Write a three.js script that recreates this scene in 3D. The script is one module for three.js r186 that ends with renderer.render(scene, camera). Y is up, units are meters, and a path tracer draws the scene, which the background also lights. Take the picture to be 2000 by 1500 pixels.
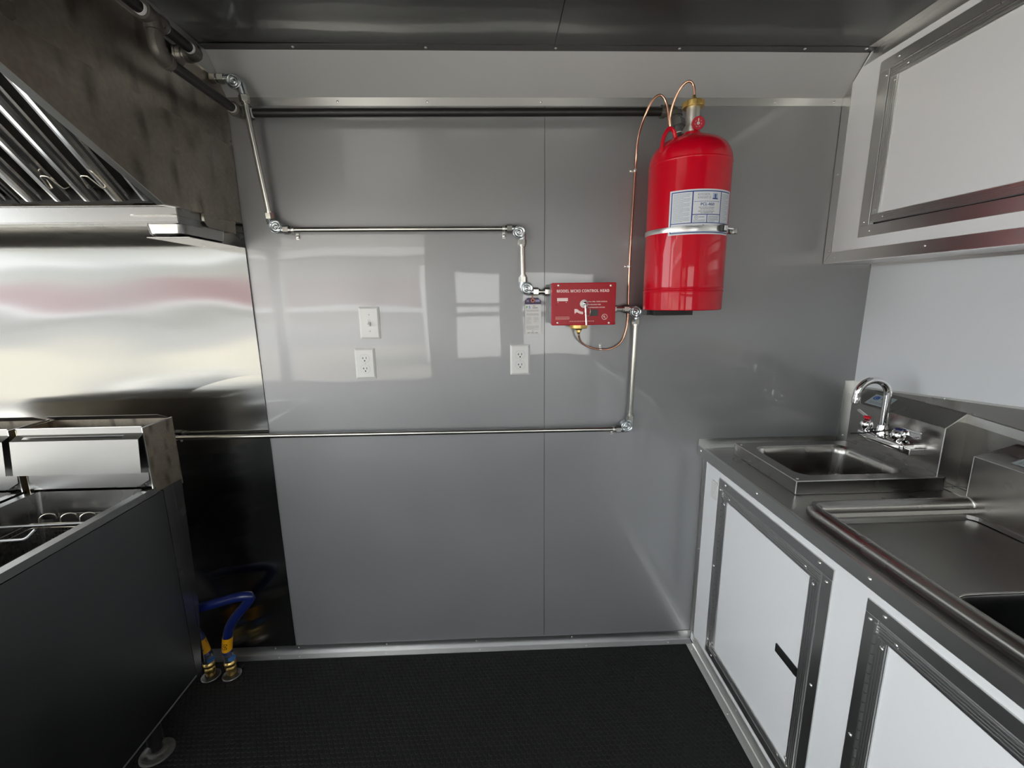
import * as THREE from 'three';
import { mergeGeometries } from 'three/addons/utils/BufferGeometryUtils.js';
import { RoundedBoxGeometry } from 'three/addons/geometries/RoundedBoxGeometry.js';
import { ImprovedNoise } from 'three/addons/math/ImprovedNoise.js';

// ---------------------------------------------------------------- camera, sky, sun, exposure
const scene = new THREE.Scene();
const renderer = new THREE.WebGLRenderer({ antialias: true });
renderer.toneMapping = THREE.LinearToneMapping;
renderer.toneMappingExposure = 1.64;
renderer.shadowMap.enabled = true;
const camera = new THREE.PerspectiveCamera(82.43, 4 / 3, 0.02, 200);
camera.position.set(0, 1.491, 1.65);
camera.rotation.order = 'YXZ';
camera.rotation.set(THREE.MathUtils.degToRad(-11.28), THREE.MathUtils.degToRad(-1.86), THREE.MathUtils.degToRad(-0.753));
scene.background = new THREE.Color(0.92, 0.97, 1.0);      // bright even overcast sky, seen through the open serving windows
scene.backgroundIntensity = 4.5;
const sun = new THREE.DirectionalLight(0xfff1dc, 8);    // high sun over the far end of the trailer: lights the yard outside, not the room
sun.position.set(12, 14, -2.5);
sun.castShadow = true;
Object.assign(sun.shadow.camera, { left: -12, right: 12, top: 12, bottom: -12, near: 1, far: 60 });
scene.add(sun, sun.target);

// ---------------------------------------------------------------- helpers
const V = (x, y, z) => new THREE.Vector3(x, y, z);
const noise = new ImprovedNoise();
let seed = 7;
const rnd = () => { seed = (seed * 16807) % 2147483647; return seed / 2147483647; };
const used = new Map(), groups = [];
function numbered(n) { const k = used.get(n) ?? 0; used.set(n, k + 1); return k ? `${n}_${String(k).padStart(3, '0')}` : n; }
function boxUV(g) {
  const p = g.attributes.position, n = g.attributes.normal, uv = new Float32Array(p.count * 2);
  for (let i = 0; i < p.count; i++) {
    const a = Math.abs(n.getX(i)), b = Math.abs(n.getY(i)), c = Math.abs(n.getZ(i));
    if (a >= b && a >= c) { uv[2 * i] = p.getZ(i); uv[2 * i + 1] = p.getY(i); } else if (b >= c) { uv[2 * i] = p.getX(i); uv[2 * i + 1] = p.getZ(i); } else { uv[2 * i] = p.getX(i); uv[2 * i + 1] = p.getY(i); }
  }
  g.setAttribute('uv', new THREE.BufferAttribute(uv, 2));
  return g;
}
function merge(gs, keepUV) {
  const list = [].concat(gs).map((g) => {
    const q = g.index ? g.toNonIndexed() : g.clone();
    for (const k of Object.keys(q.attributes)) if (!['position', 'normal', 'uv'].includes(k)) q.deleteAttribute(k);
    if (!q.attributes.normal) q.computeVertexNormals();
    return keepUV ? q : boxUV(q);
  });
  return list.length === 1 ? list[0] : mergeGeometries(list);
}
function add(name, gs, mat, parent = scene, o = {}) {
  const m = new THREE.Mesh(merge(gs, o.keepUV), mat);
  m.name = numbered(name); m.castShadow = m.receiveShadow = true;
  if (o.label) m.userData.label = o.label;
  if (o.kind) m.userData.kind = o.kind;
  parent.add(m);
  if (parent === scene) groups.push(m);
  return m;
}
const struct = (name, gs, mat, o = {}) => add(name, gs, mat, scene, { ...o, kind: 'structure' });
function thing(name, label, category, group) {
  const g = new THREE.Group(); g.name = numbered(name); g.userData = { label, category };
  if (group) g.userData.group = group;
  scene.add(g); groups.push(g);
  return g;
}
function single(name, gs, mat, label, category, group, o = {}) {
  const m = add(name, gs, mat, scene, o); Object.assign(m.userData, { label, category }); if (group) m.userData.group = group; return m;
}
// geometry from bounds
function bx(x0, x1, y0, y1, z0, z1, r = 0) {
  const w = Math.abs(x1 - x0), h = Math.abs(y1 - y0), d = Math.abs(z1 - z0);
  const g = r ? new RoundedBoxGeometry(w, h, d, 2, Math.min(r, w / 2.01, h / 2.01, d / 2.01)) : new THREE.BoxGeometry(w, h, d);
  return g.translate((x0 + x1) / 2, (y0 + y1) / 2, (z0 + z1) / 2);
}
function cyl(a, b, r, r2 = r, seg = 20, open = false) {
  const d = b.clone().sub(a), g = new THREE.CylinderGeometry(r2, r, d.length(), seg, 1, open);
  g.applyQuaternion(new THREE.Quaternion().setFromUnitVectors(V(0, 1, 0), d.normalize()));
  return g.translate((a.x + b.x) / 2, (a.y + b.y) / 2, (a.z + b.z) / 2);
}
const hex = (a, b, r) => { // six-sided, a flat towards the room
  const d = b.clone().sub(a), g = new THREE.CylinderGeometry(r, r, d.length(), 6).rotateY(Math.PI / 6).applyQuaternion(new THREE.Quaternion().setFromUnitVectors(V(0, 1, 0), d.normalize()));
  return g.translate((a.x + b.x) / 2, (a.y + b.y) / 2, (a.z + b.z) / 2);
};
function flat(g) { const q = g.index ? g.toNonIndexed() : g; q.computeVertexNormals(); return q; }
function lathe(pts, at, axis = V(0, 1, 0), seg = 32) {
  const g = new THREE.LatheGeometry(pts.map(([r, y]) => new THREE.Vector2(r, y)), seg);
  g.applyQuaternion(new THREE.Quaternion().setFromUnitVectors(V(0, 1, 0), axis.clone().normalize()));
  return g.translate(at.x, at.y, at.z);
}
function tube(pts, r, seg = 40, rs = 12, curve = true) {
  const c = curve ? new THREE.CatmullRomCurve3(pts, false, 'centripetal') : (() => { const k = new THREE.CurvePath(); for (let i = 1; i < pts.length; i++) k.add(new THREE.LineCurve3(pts[i - 1], pts[i])); return k; })();
  return new THREE.TubeGeometry(c, seg, r, rs, false);
}
// straight run with rounded corners
function bent(pts, r, bend, rs = 12) {
  const path = new THREE.CurvePath(); let last = pts[0];
  for (let i = 1; i < pts.length - 1; i++) {
    const a = pts[i].clone().add(pts[i - 1].clone().sub(pts[i]).setLength(bend)), b = pts[i].clone().add(pts[i + 1].clone().sub(pts[i]).setLength(bend));
    path.add(new THREE.LineCurve3(last, a)); path.add(new THREE.QuadraticBezierCurve3(a, pts[i], b)); last = b;
  }
  path.add(new THREE.LineCurve3(last, pts[pts.length - 1]));
  return new THREE.TubeGeometry(path, 24 * pts.length, r, rs, false);
}
const shapeOf = (pts) => new THREE.Shape(pts.map(([x, y]) => new THREE.Vector2(x, y)));
// polygon in (x,y) pulled along z from z0 to z1
function exZ(pts, z0, z1, holes = []) {
  const s = shapeOf(pts); for (const h of holes) s.holes.push(shapeOf(h));
  return new THREE.ExtrudeGeometry(s, { depth: z1 - z0, bevelEnabled: false, curveSegments: 12 }).translate(0, 0, z0);
}
// polygon in (z,y) pulled along x from x0 to x1
function exX(pts, x0, x1, holes = []) {
  const g = exZ(pts.map(([z, y]) => [-z, y]), 0, x1 - x0, holes.map((h) => h.map(([z, y]) => [-z, y])));
  return g.rotateY(Math.PI / 2).translate(x0, 0, 0);
}
// polygon in (x,z) pulled along y from y0 to y1
function exY(pts, y0, y1, holes = []) {
  const g = exZ(pts.map(([x, z]) => [x, -z]), 0, y1 - y0, holes.map((h) => h.map(([x, z]) => [x, -z])));
  return g.rotateX(-Math.PI / 2).translate(0, y0, 0);
}
const rect = (a0, a1, b0, b1) => [[a0, b0], [a1, b0], [a1, b1], [a0, b1]];
function rrect(a0, a1, b0, b1, r, n = 6) {
  const out = [];
  for (const [ca, cb, t0] of [[a1 - r, b1 - r, 0], [a0 + r, b1 - r, 1], [a0 + r, b0 + r, 2], [a1 - r, b0 + r, 3]]) for (let i = 0; i <= n; i++) { const t = (t0 + i / n) * Math.PI / 2; out.push([ca + r * Math.cos(t), cb + r * Math.sin(t)]); }
  return out;
}
// rings [[points (x,z)], y] joined into a skin; close caps the last ring
function loft(rings, cap = true, inward = true) {
  const n = rings[0][0].length, pos = [], idx = [];
  for (const [pts, y] of rings) for (const [x, z] of pts) pos.push(x, y, z);
  for (let k = 0; k < rings.length - 1; k++) for (let i = 0; i < n; i++) { const a = k * n + i, b = k * n + (i + 1) % n, c = a + n, d = b + n; inward ? idx.push(a, b, c, b, d, c) : idx.push(a, c, b, b, c, d); }
  if (cap) { const k = rings.length - 1, [pts, y] = rings[k]; let sx = 0, sz = 0; for (const [x, z] of pts) { sx += x; sz += z; } const c = pos.length / 3; pos.push(sx / n, y, sz / n); for (let i = 0; i < n; i++) { const a = k * n + i, b = k * n + (i + 1) % n; inward ? idx.push(a, b, c) : idx.push(b, a, c); } }
  const g = new THREE.BufferGeometry(); g.setAttribute('position', new THREE.Float32BufferAttribute(pos, 3)); g.setIndex(idx); g.computeVertexNormals();
  return g;
}
// sheet with slow waves: u,v -> point, n segments; wave moves along nrm
function sheet(o, du, dv, nu, nv, nrm, wave) {
  const pos = [], idx = [];
  for (let j = 0; j <= nv; j++) for (let i = 0; i <= nu; i++) {
    const p = o.clone().addScaledVector(du, i / nu).addScaledVector(dv, j / nv);
    p.addScaledVector(nrm, wave(p)); pos.push(p.x, p.y, p.z);
  }
  for (let j = 0; j < nv; j++) for (let i = 0; i < nu; i++) { const a = j * (nu + 1) + i, b = a + 1, c = a + nu + 1, d = c + 1; idx.push(a, b, c, b, d, c); }
  const g = new THREE.BufferGeometry(); g.setAttribute('position', new THREE.Float32BufferAttribute(pos, 3)); g.setIndex(idx); g.computeVertexNormals();
  if (g.attributes.normal.getX(0) * nrm.x + g.attributes.normal.getY(0) * nrm.y + g.attributes.normal.getZ(0) * nrm.z < 0) { idx.reverse(); g.setIndex(idx); g.computeVertexNormals(); }
  return g;
}
// ---------------------------------------------------------------- textures and materials
function dataTex(w, h, fn, srgb, rep) {
  const d = new Uint8Array(w * h * 4);
  for (let y = 0; y < h; y++) for (let x = 0; x < w; x++) { const c = fn(x / w, y / h), i = (y * w + x) * 4; d[i] = c[0] * 255; d[i + 1] = c[1] * 255; d[i + 2] = c[2] * 255; d[i + 3] = 255; }
  const t = new THREE.DataTexture(d, w, h); t.wrapS = t.wrapT = THREE.RepeatWrapping; t.magFilter = THREE.LinearFilter; t.minFilter = THREE.LinearMipmapLinearFilter;
  if (srgb) t.colorSpace = THREE.SRGBColorSpace; if (rep) t.repeat.set(...rep); t.needsUpdate = true; return t;
}
const fbm = (x, y, z, o = 4) => { let s = 0, a = 0.5; for (let i = 0; i < o; i++, x *= 2.03, y *= 2.03, a *= 0.5) s += a * noise.noise(x, y, z + i * 3.1); return s; };
const cl = (v) => Math.min(1, Math.max(0, v));
// fine brushing: long streaks along u
const brushT = dataTex(512, 512, (u, v) => { const s = cl(0.5 + 0.5 * noise.noise(u * 6, v * 220, 1.3) + 0.3 * noise.noise(u * 14, v * 90, 4.2)); return [s, s, s]; });
const brushR = dataTex(512, 512, (u, v) => { const s = cl(0.86 + 0.24 * fbm(u * 4, v * 4, 2.2, 3)); return [s, s, s]; });
// smudged steel: patches of residue, scuffs
const scuffC = dataTex(1024, 1024, (u, v) => {
  const f = fbm(u * 5, v * 6, 3.3, 5), s = Math.pow(cl(0.5 + noise.noise(u * 22, v * 9, 5.5) * 1.2 + f * 0.6 - 0.25), 3), k = noise.noise(u * 90, v * 90, 7.7) * 0.04;
  const b = cl(0.8 + f * 0.16 - s * 0.2 + k);
  return [b, b * (0.955 + 0.02 * f), b * (0.89 + 0.05 * f)];
}, true);
const scuffR = dataTex(512, 512, (u, v) => { const s = cl(0.8 + fbm(u * 6, v * 6, 9.1, 5) * 0.55); return [s, s, s]; });
const panelR = dataTex(512, 512, (u, v) => { const s = cl(0.86 + fbm(u * 4, v * 4, 6.1, 5) * 0.22); return [s, s, s]; });
const grainB = dataTex(256, 256, (u, v) => { const s = cl(0.5 + 0.5 * noise.noise(u * 60, v * 60, 0.7)); return [s, s, s]; });
const rubberC = dataTex(512, 512, (u, v) => { const f = fbm(u * 8, v * 8, 2.9, 5), d = noise.noise(u * 130, v * 130, 5.1) > 0.62 ? 0.12 : 0; const b = cl(0.085 + f * 0.07 + d * (0.5 + f)); return [b, b, b]; }, true);
const rep = (t, a, b = a) => { const c = t.clone(); c.repeat.set(a, b); c.needsUpdate = true; return c; };
const P = (o) => new THREE.MeshPhysicalMaterial(o);
const C = (r, g = r, b = r) => new THREE.Color().setRGB(r, g, b);
const M = {
  wall: P({ name: 'grey gloss panel', color: C(0.3, 0.3, 0.305), metalness: 0.56, roughness: 0.5, roughnessMap: panelR, clearcoat: 0.9, clearcoatRoughness: 0.03 }),
  cove: P({ name: 'lightened cove panel', color: C(0.44, 0.44, 0.435), metalness: 0.2, roughness: 0.42, clearcoat: 0.6, clearcoatRoughness: 0.05 }),  // wall grey lightened in the colour to stand in for light on the bevel
  ceil: P({ name: 'ceiling panel', color: C(0.075, 0.075, 0.074), metalness: 0.7, roughness: 0.36, roughnessMap: panelR, clearcoat: 0.3, clearcoatRoughness: 0.03 }),
  sheet: P({ name: 'brushed steel sheet', color: C(0.27, 0.27, 0.266), metalness: 1, roughness: 0.15, anisotropy: 1 }),
  steel: P({ name: 'brushed steel', color: C(0.34, 0.335, 0.325), metalness: 1, roughness: 0.3, roughnessMap: rep(brushR, 2) }),
  sink: P({ name: 'sink steel', color: C(0.36, 0.35, 0.33), metalness: 1, roughness: 0.3, roughnessMap: rep(brushR, 2) }),
  counter: P({ name: 'counter steel', color: C(0.46, 0.455, 0.44), metalness: 1, roughness: 0.34, roughnessMap: rep(brushR, 2) }),
  scuffed: P({ name: 'scuffed hood steel', color: C(0.72), map: rep(scuffC, 1), metalness: 1, roughness: 0.42, roughnessMap: rep(scuffR, 1.2) }),
  flue: P({ name: 'heat-browned flue steel', color: C(0.8, 0.76, 0.7), map: rep(scuffC, 2), metalness: 1, roughness: 0.4 }),
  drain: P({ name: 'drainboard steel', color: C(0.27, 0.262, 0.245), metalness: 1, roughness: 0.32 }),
  footAlu: P({ name: 'dull aluminium angle', color: C(0.5), metalness: 1, roughness: 0.32 }),
  fryerFront: P({ name: 'fryer front steel', color: C(0.26, 0.26, 0.256), metalness: 1, roughness: 0.3 }),
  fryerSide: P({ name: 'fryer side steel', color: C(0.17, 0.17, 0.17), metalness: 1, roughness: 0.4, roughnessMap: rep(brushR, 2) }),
  chromeSlat: P({ name: 'polished filter steel', color: C(0.9, 0.88, 0.84), metalness: 1, roughness: 0.13 }),
  alu: P({ name: 'aluminium trim', color: C(0.74, 0.74, 0.72), metalness: 1, roughness: 0.3 }),
  aluDark: P({ name: 'door edge trim', color: C(0.68, 0.68, 0.67), metalness: 1, roughness: 0.3 }),
  chrome: P({ name: 'chrome', color: C(0.82), metalness: 1, roughness: 0.06 }),
  screw: P({ name: 'bright screw', color: C(0.8, 0.79, 0.76), metalness: 1, roughness: 0.34 }),
  galv: P({ name: 'galvanised conduit', color: C(0.52, 0.51, 0.47), metalness: 1, roughness: 0.24 }),
  zinc: P({ name: 'zinc casting', color: C(0.54, 0.58, 0.6), metalness: 1, roughness: 0.26 }),
  white: P({ name: 'white panel', color: C(0.86, 0.865, 0.87), roughness: 0.45, clearcoat: 0.6, clearcoatRoughness: 0.08 }),
  whiteWall: P({ name: 'white glossy wall', color: C(0.72, 0.74, 0.76), roughness: 0.4, clearcoat: 0.9, clearcoatRoughness: 0.05 }),
  plastic: P({ name: 'white plastic', color: C(0.72, 0.71, 0.69), roughness: 0.32 }),
  black: P({ name: 'black plastic', color: C(0.012), roughness: 0.35 }),
  dark: P({ name: 'dark gap', color: C(0.01), roughness: 0.8 }),
  pipe: P({ name: 'black iron pipe', color: C(0.012, 0.0115, 0.011), roughness: 0.4, metalness: 0.2, bumpMap: rep(grainB, 12), bumpScale: 0.0002 }),
  iron: P({ name: 'black iron fitting', color: C(0.12, 0.112, 0.098), roughness: 0.42, metalness: 0.45, bumpMap: rep(grainB, 14), bumpScale: 0.0004 }),
  union: P({ name: 'grey iron union', color: C(0.17), roughness: 0.45, metalness: 0.4 }),
  tape: P({ name: 'white seal tape', color: C(0.75), roughness: 0.6 }),
  copper: P({ name: 'copper', color: C(0.85, 0.48, 0.34), metalness: 1, roughness: 0.22 }),
  brass: P({ name: 'brass', color: C(0.64, 0.45, 0.16), metalness: 1, roughness: 0.32 }),
  footPlate: P({ name: 'dull floor flange', color: C(0.2, 0.19, 0.18), metalness: 1, roughness: 0.4 }),  // darker than the nickel: shade behind the fryers put into the colour
  nickel: P({ name: 'cast nickel', color: C(0.55, 0.53, 0.49), metalness: 1, roughness: 0.42 }),
  red: P({ name: 'red enamel', color: C(0.6, 0.001, 0.016), roughness: 0.34, specularIntensity: 0.25, clearcoat: 0.55, clearcoatRoughness: 0.04, bumpMap: rep(grainB, 6), bumpScale: 0.0001 }),
  redBox: P({ name: 'red powder coat', color: C(0.55, 0.003, 0.02), roughness: 0.35, specularIntensity: 0.5 }),
  grey: P({ name: 'grey casting', color: C(0.42, 0.46, 0.47), metalness: 0.5, roughness: 0.45 }),
  hose: P({ name: 'blue hose', color: C(0.005, 0.012, 0.085), roughness: 0.28 }),
  yellow: P({ name: 'yellow tape', color: C(0.72, 0.38, 0.005), roughness: 0.5 }),
  blueSleeve: P({ name: 'blue sleeve', color: C(0.02, 0.12, 0.35), roughness: 0.4 }),
  rubber: P({ name: 'black rubber floor', color: C(0.38), map: rep(rubberC, 2), roughness: 0.72 }),
  wire: P({ name: 'nickel wire', color: C(0.7, 0.66, 0.58), metalness: 1, roughness: 0.25 }),
  rod: P({ name: 'grey handle rod', color: C(0.42), metalness: 0.6, roughness: 0.4 }),
  meshWire: P({ name: 'dark basket wire', color: C(0.1, 0.095, 0.085), metalness: 1, roughness: 0.4 }),
  orange: P({ name: 'orange tie', color: C(0.75, 0.25, 0.12), roughness: 0.5 }),
  asphalt: P({ name: 'yard', color: C(0.2, 0.2, 0.2), roughness: 0.9 }),
  concrete: P({ name: 'pale concrete', color: C(0.34, 0.32, 0.27), roughness: 0.9 }),
  addedBounce: P({ name: 'white concrete apron', color: C(0.7, 0.68, 0.64), roughness: 0.9 }),
  farWhite: P({ name: 'exterior white', color: C(0.8), roughness: 0.6 }),
  farRed: P({ name: 'red cladding', color: C(0.27, 0.15, 0.155), roughness: 0.7 }),
  farCream: P({ name: 'cream cladding', color: C(0.36, 0.35, 0.315), roughness: 0.8 }),
};
const screwG = new THREE.SphereGeometry(0.0046, 10, 5, 0, Math.PI * 2, 0, Math.PI / 2).scale(1, 0.6, 1);
const SD = { '+z': V(0, 0, 1), '-x': V(-1, 0, 0), '+y': V(0, 1, 0), '-y': V(0, -1, 0) };
function screws(parent, dir, pts, s = 1) {
  for (const p of pts) { const m = new THREE.Mesh(screwG, M.screw); m.name = numbered('screw'); m.castShadow = m.receiveShadow = true; m.position.set(...p); m.quaternion.setFromUnitVectors(V(0, 1, 0), SD[dir]); m.scale.setScalar(s); parent.add(m); }
}
function canvasTex(w, h, draw) { const c = document.createElement('canvas'); c.width = w; c.height = h; draw(c.getContext('2d'), w, h); const t = new THREE.CanvasTexture(c); t.colorSpace = THREE.SRGBColorSpace; t.magFilter = THREE.LinearFilter; return t; }
// lines of small print: bars of letters too small to read
function print(g, x, y, w, h, rows, col, dense = 0.8) {
  g.fillStyle = col; const lh = h / rows;
  for (let i = 0; i < rows; i++) { let p = x; const end = x + w * (i % 5 === 4 ? 0.6 : 0.92 + 0.08 * rnd()); while (p < end) { const l = Math.min(end - p, (0.02 + 0.06 * rnd()) * w + 3); g.fillRect(p, y + i * lh + lh * 0.2, l * dense, lh * 0.45); p += l + w * 0.012; } }
}
// ---------------------------------------------------------------- the room
const ROOM = { x0: -3.2, x1: 1.406, z1: 2.3, h: 2.25 };
const wallWave = (p) => 0.0011 * noise.noise(p.x * 2.1 + 5, p.y * 1.9, 0.3) + 0.0005 * noise.noise(p.x * 5.1, p.y * 4.3, 4.4) + 0.0028 * Math.exp(-((p.x - 0.19) ** 2) / 0.012) * noise.noise(3, p.y * 3.4, 1.7);
const wallBack = struct('wall_back', [bx(ROOM.x0 - 0.1, 1.52, -0.05, 2.35, -0.1, -0.006)], M.dark);
for (const [a, b] of [[ROOM.x0, 0.1775], [0.1792, ROOM.x1]])
  add('wall_panel', [sheet(V(a, 0, 0), V(b - a, 0, 0), V(0, 2.25, 0), 110, 90, V(0, 0, 1), wallWave), bx(a, b, 0, 2.25, -0.006, -0.004)], M.wall, wallBack);
// ceiling in two panels
const ceiling = struct('ceiling', [bx(ROOM.x0 - 0.1, 1.52, 2.258, 2.34, -0.1, ROOM.z1 + 0.1)], M.dark);
const ceilWave = (p) => 0.0022 * noise.noise(p.x * 2.6, p.z * 5.2, 7.7) + 0.0010 * noise.noise(p.x * 6.2, p.z * 8, 3.1);
for (const [a, b] of [[ROOM.x0, 0.1935], [0.1955, ROOM.x1]])
  add('ceiling_panel', [sheet(V(a, 2.25, 0), V(b - a, 0, 0), V(0, 0, ROOM.z1), 110, 60, V(0, -1, 0), ceilWave), bx(a, b, 2.254, 2.258, 0, ROOM.z1)], M.ceil, ceiling);
// right wall: white panel
struct('wall_right', [bx(ROOM.x1, ROOM.x1 + 0.1, -0.05, 2.3, -0.1, ROOM.z1 + 0.1)], M.whiteWall);
// wall behind the camera with three open serving windows; unseen door opening added at far left for more daylight
const OPEN = [[-3.05, -1.95, 0.76, 2.04], [-1.85, -0.62, 0.76, 2.04], [-0.36, 0.02, 0.95, 1.7], [0.24, 0.86, 0.95, 1.7]];  // added pier between the last two stands in for the person at camera
const frontHoles = OPEN.map(([a, b, c, d]) => rect(a, b, c, d));
struct('wall_front', [exZ(rect(ROOM.x0 - 0.1, 1.5, -0.05, 2.34), ROOM.z1, ROOM.z1 + 0.08, frontHoles)], M.whiteWall);
OPEN.forEach(([a, b, c, d], i) => struct(`window_${i + 1}`, [bx(a - 0.03, a, c - 0.03, d + 0.03, ROOM.z1 - 0.008, ROOM.z1), bx(b, b + 0.03, c - 0.03, d + 0.03, ROOM.z1 - 0.008, ROOM.z1), bx(a, b, c - 0.03, c, ROOM.z1 - 0.008, ROOM.z1), bx(a, b, d, d + 0.03, ROOM.z1 - 0.008, ROOM.z1), ...(i > 1 ? [bx(a, b, 1.42, 1.455, ROOM.z1 + 0.02, ROOM.z1 + 0.05), bx(a, b, 1.33, 1.37, ROOM.z1 + 0.03, ROOM.z1 + 0.06)] : [])], M.alu));
struct('wall_left', [exX(rect(-0.1, ROOM.z1 + 0.1, -0.05, 2.34), ROOM.x0 - 0.1, ROOM.x0, [rect(0.62, 2.24, 0.02, 2.18)])], M.whiteWall);
struct('door_1', [bx(ROOM.x0, ROOM.x0 + 0.01, 0.02, 2.21, 0.58, 0.62), bx(ROOM.x0, ROOM.x0 + 0.01, 0.02, 2.21, 2.24, 2.27), bx(ROOM.x0, ROOM.x0 + 0.01, 2.18, 2.21, 0.62, 2.24)], M.alu);
// floor: black rubber sheet with raised coins
const floor = struct('floor', [bx(ROOM.x0 - 0.1, 1.5, -0.06, -0.0006, -0.1, ROOM.z1 + 0.1)], M.rubber);
{
  const coin = merge(new THREE.CylinderGeometry(0.0072, 0.0082, 0.0016, 14).translate(0, 0.0002, 0));
  const cells = [], px = 0.0183, pz = px * 0.866;
  for (let j = 0; j < 118; j++) for (let i = 0; i < 122; i++) {
    const x = -1.42 + (i + (j % 2) / 2) * px + (rnd() - 0.5) * 0.0012, z = 0.045 + j * pz + (rnd() - 0.5) * 0.0012;
    if (x > 0.78 || (x < -1.1 && z < 0.08)) continue;
    cells.push([x, z]);
  }
  // nearest coins in view stand singly
  const score = ([x, z]) => (z > 0.78 ? 9 : 0) + (x < -0.72 || x > 0.62 ? 9 : 0) - z;
  cells.sort((p, q) => score(p) - score(q));
  cells.slice(0, 300).forEach(([x, z]) => { const m = new THREE.Mesh(coin, M.rubber); m.name = numbered('floor_coin'); m.position.set(x, 0, z); m.receiveShadow = true; floor.add(m); });
  const restC = cells.slice(300), im = new THREE.InstancedMesh(coin, M.rubber, restC.length), mt = new THREE.Matrix4();
  restC.forEach(([x, z], i) => im.setMatrixAt(i, mt.makeTranslation(x, 0, z)));
  im.name = 'floor_coins'; im.userData.kind = 'stuff'; im.receiveShadow = true; floor.add(im);
}
// outside: yard and buildings that the glossy walls mirror
struct('ground_outside', [bx(-70, 70, -0.8, -0.7, -40, 60)], M.asphalt);
struct('ground_concrete', [bx(-70, 70, -0.7, -0.69, 10, 19)], M.concrete);
struct('added_bounce_ground', [bx(-10, 8, -0.7, -0.688, -3, 9.6)], M.addedBounce);  // bright ground added out of view to bounce daylight onto the upper wall
struct('exterior_building', [bx(-60, 50, -0.7, 9, 44, 46)], M.farCream);
struct('exterior_kerb', [bx(-60, 6, 0.2, 0.72, 43.6, 43.8), bx(-60, 40, 5.6, 6.3, 43.7, 44)], M.farWhite);
struct('added_bright_box', [bx(-2.3, 3.4, -0.55, 2.4, 12, 14.4)], M.farWhite);  // unseen white box added to brighten the window reflections in the wall
struct('exterior_cladding', [bx(-60, 6, 0.75, 3.3, 43.8, 44)], M.farRed);
struct('exterior_awning', [exX([[2.385, 2.16], [3.5, 2.34], [3.5, 2.37], [2.385, 2.19]], -3.2, -0.5), exX([[2.385, 2.16], [3.5, 2.34], [3.5, 2.37], [2.385, 2.19]], -0.45, 1.1)], M.whiteWall);
// sloping cove between wall and ceiling, with its two flanges
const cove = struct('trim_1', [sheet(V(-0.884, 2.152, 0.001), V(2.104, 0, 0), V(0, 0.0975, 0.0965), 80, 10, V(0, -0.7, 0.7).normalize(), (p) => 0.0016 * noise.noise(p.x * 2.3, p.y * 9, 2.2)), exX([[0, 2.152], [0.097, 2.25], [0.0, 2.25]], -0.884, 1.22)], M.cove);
add('cove_flange', [sheet(V(-0.884, 2.1275, 0.0016), V(2.104, 0, 0), V(0, 0.0255, 0), 90, 1, V(0, 0, 1), (p) => 0.0008 + 0.0012 * Math.max(0, noise.noise(p.x * 3.3, 4, 1.1))), bx(-0.884, 1.22, 2.1275, 2.153, 0.0004, 0.0016)], M.alu, cove);
add('cove_flange', bx(-0.884, 1.22, 2.2478, 2.2496, 0.093, 0.128), M.ceil, cove);
screws(cove, '+z', [[-0.52, 2.14, 0.0025], [-0.22, 2.14, 0.0025], [0.165, 2.14, 0.0025], [0.978, 2.139, 0.0025], [1.189, 2.14, 0.0025]]);
screws(cove, '-y', [[-0.607, 2.2478, 0.113], [-0.203, 2.2478, 0.113], [0.2, 2.2478, 0.113], [0.59, 2.2478, 0.114], [0.991, 2.2478, 0.116], [1.189, 2.2478, 0.118]]);
// angle along the foot of the wall
const base = struct('baseboard_back', [exX([[0.0014, 0.0], [0.03, 0.0], [0.03, 0.0022], [0.006, 0.0026], [0.0036, 0.005], [0.0030, 0.045], [0.0014, 0.045]], -3.15, 0.822)], M.footAlu);
screws(base, '+z', [[-0.97, 0.033, 0.003], [-0.872, 0.033, 0.003], [-0.5, 0.033, 0.003], [-0.115, 0.033, 0.003], [0.3, 0.034, 0.003]], 0.8);
screws(base, '+y', [[-0.95, 0.0022, 0.019], [-0.865, 0.0022, 0.019], [-0.5, 0.0022, 0.019], [-0.1, 0.0022, 0.019], [0.36, 0.0022, 0.019], [0.72, 0.0022, 0.019]], 0.8);
// upright angle in the corner above the counter
const corner = struct('trim_2', [bx(1.366, 1.405, 0.902, 1.149, 0.0006, 0.0024), bx(1.4035, 1.406, 0.902, 1.149, 0.0006, 0.04)], M.alu);
screws(corner, '+z', [[1.386, 0.925, 0.0024], [1.39, 1.1, 0.0024]], 0.8);

// ---------------------------------------------------------------- steel backsplash sheet
single('backsplash_sheet', [sheet(V(-3.19, 0.046, 0.0045), V(2.307, 0, 0), V(0, 1.706, 0), 130, 130, V(0, 0, 1), (p) => 0.0026 * noise.noise(p.x * 1.1 + 2, p.y * 3.1, 5.5) + 0.0011 * noise.noise(p.x * 2.7, p.y * 6.6, 8.1)), bx(-3.19, -0.883, 0.046, 1.752, 0.0022, 0.0036)], M.sheet,
  'wide brushed stainless steel sheet covering the wall behind the fryers', 'backsplash');

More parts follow.
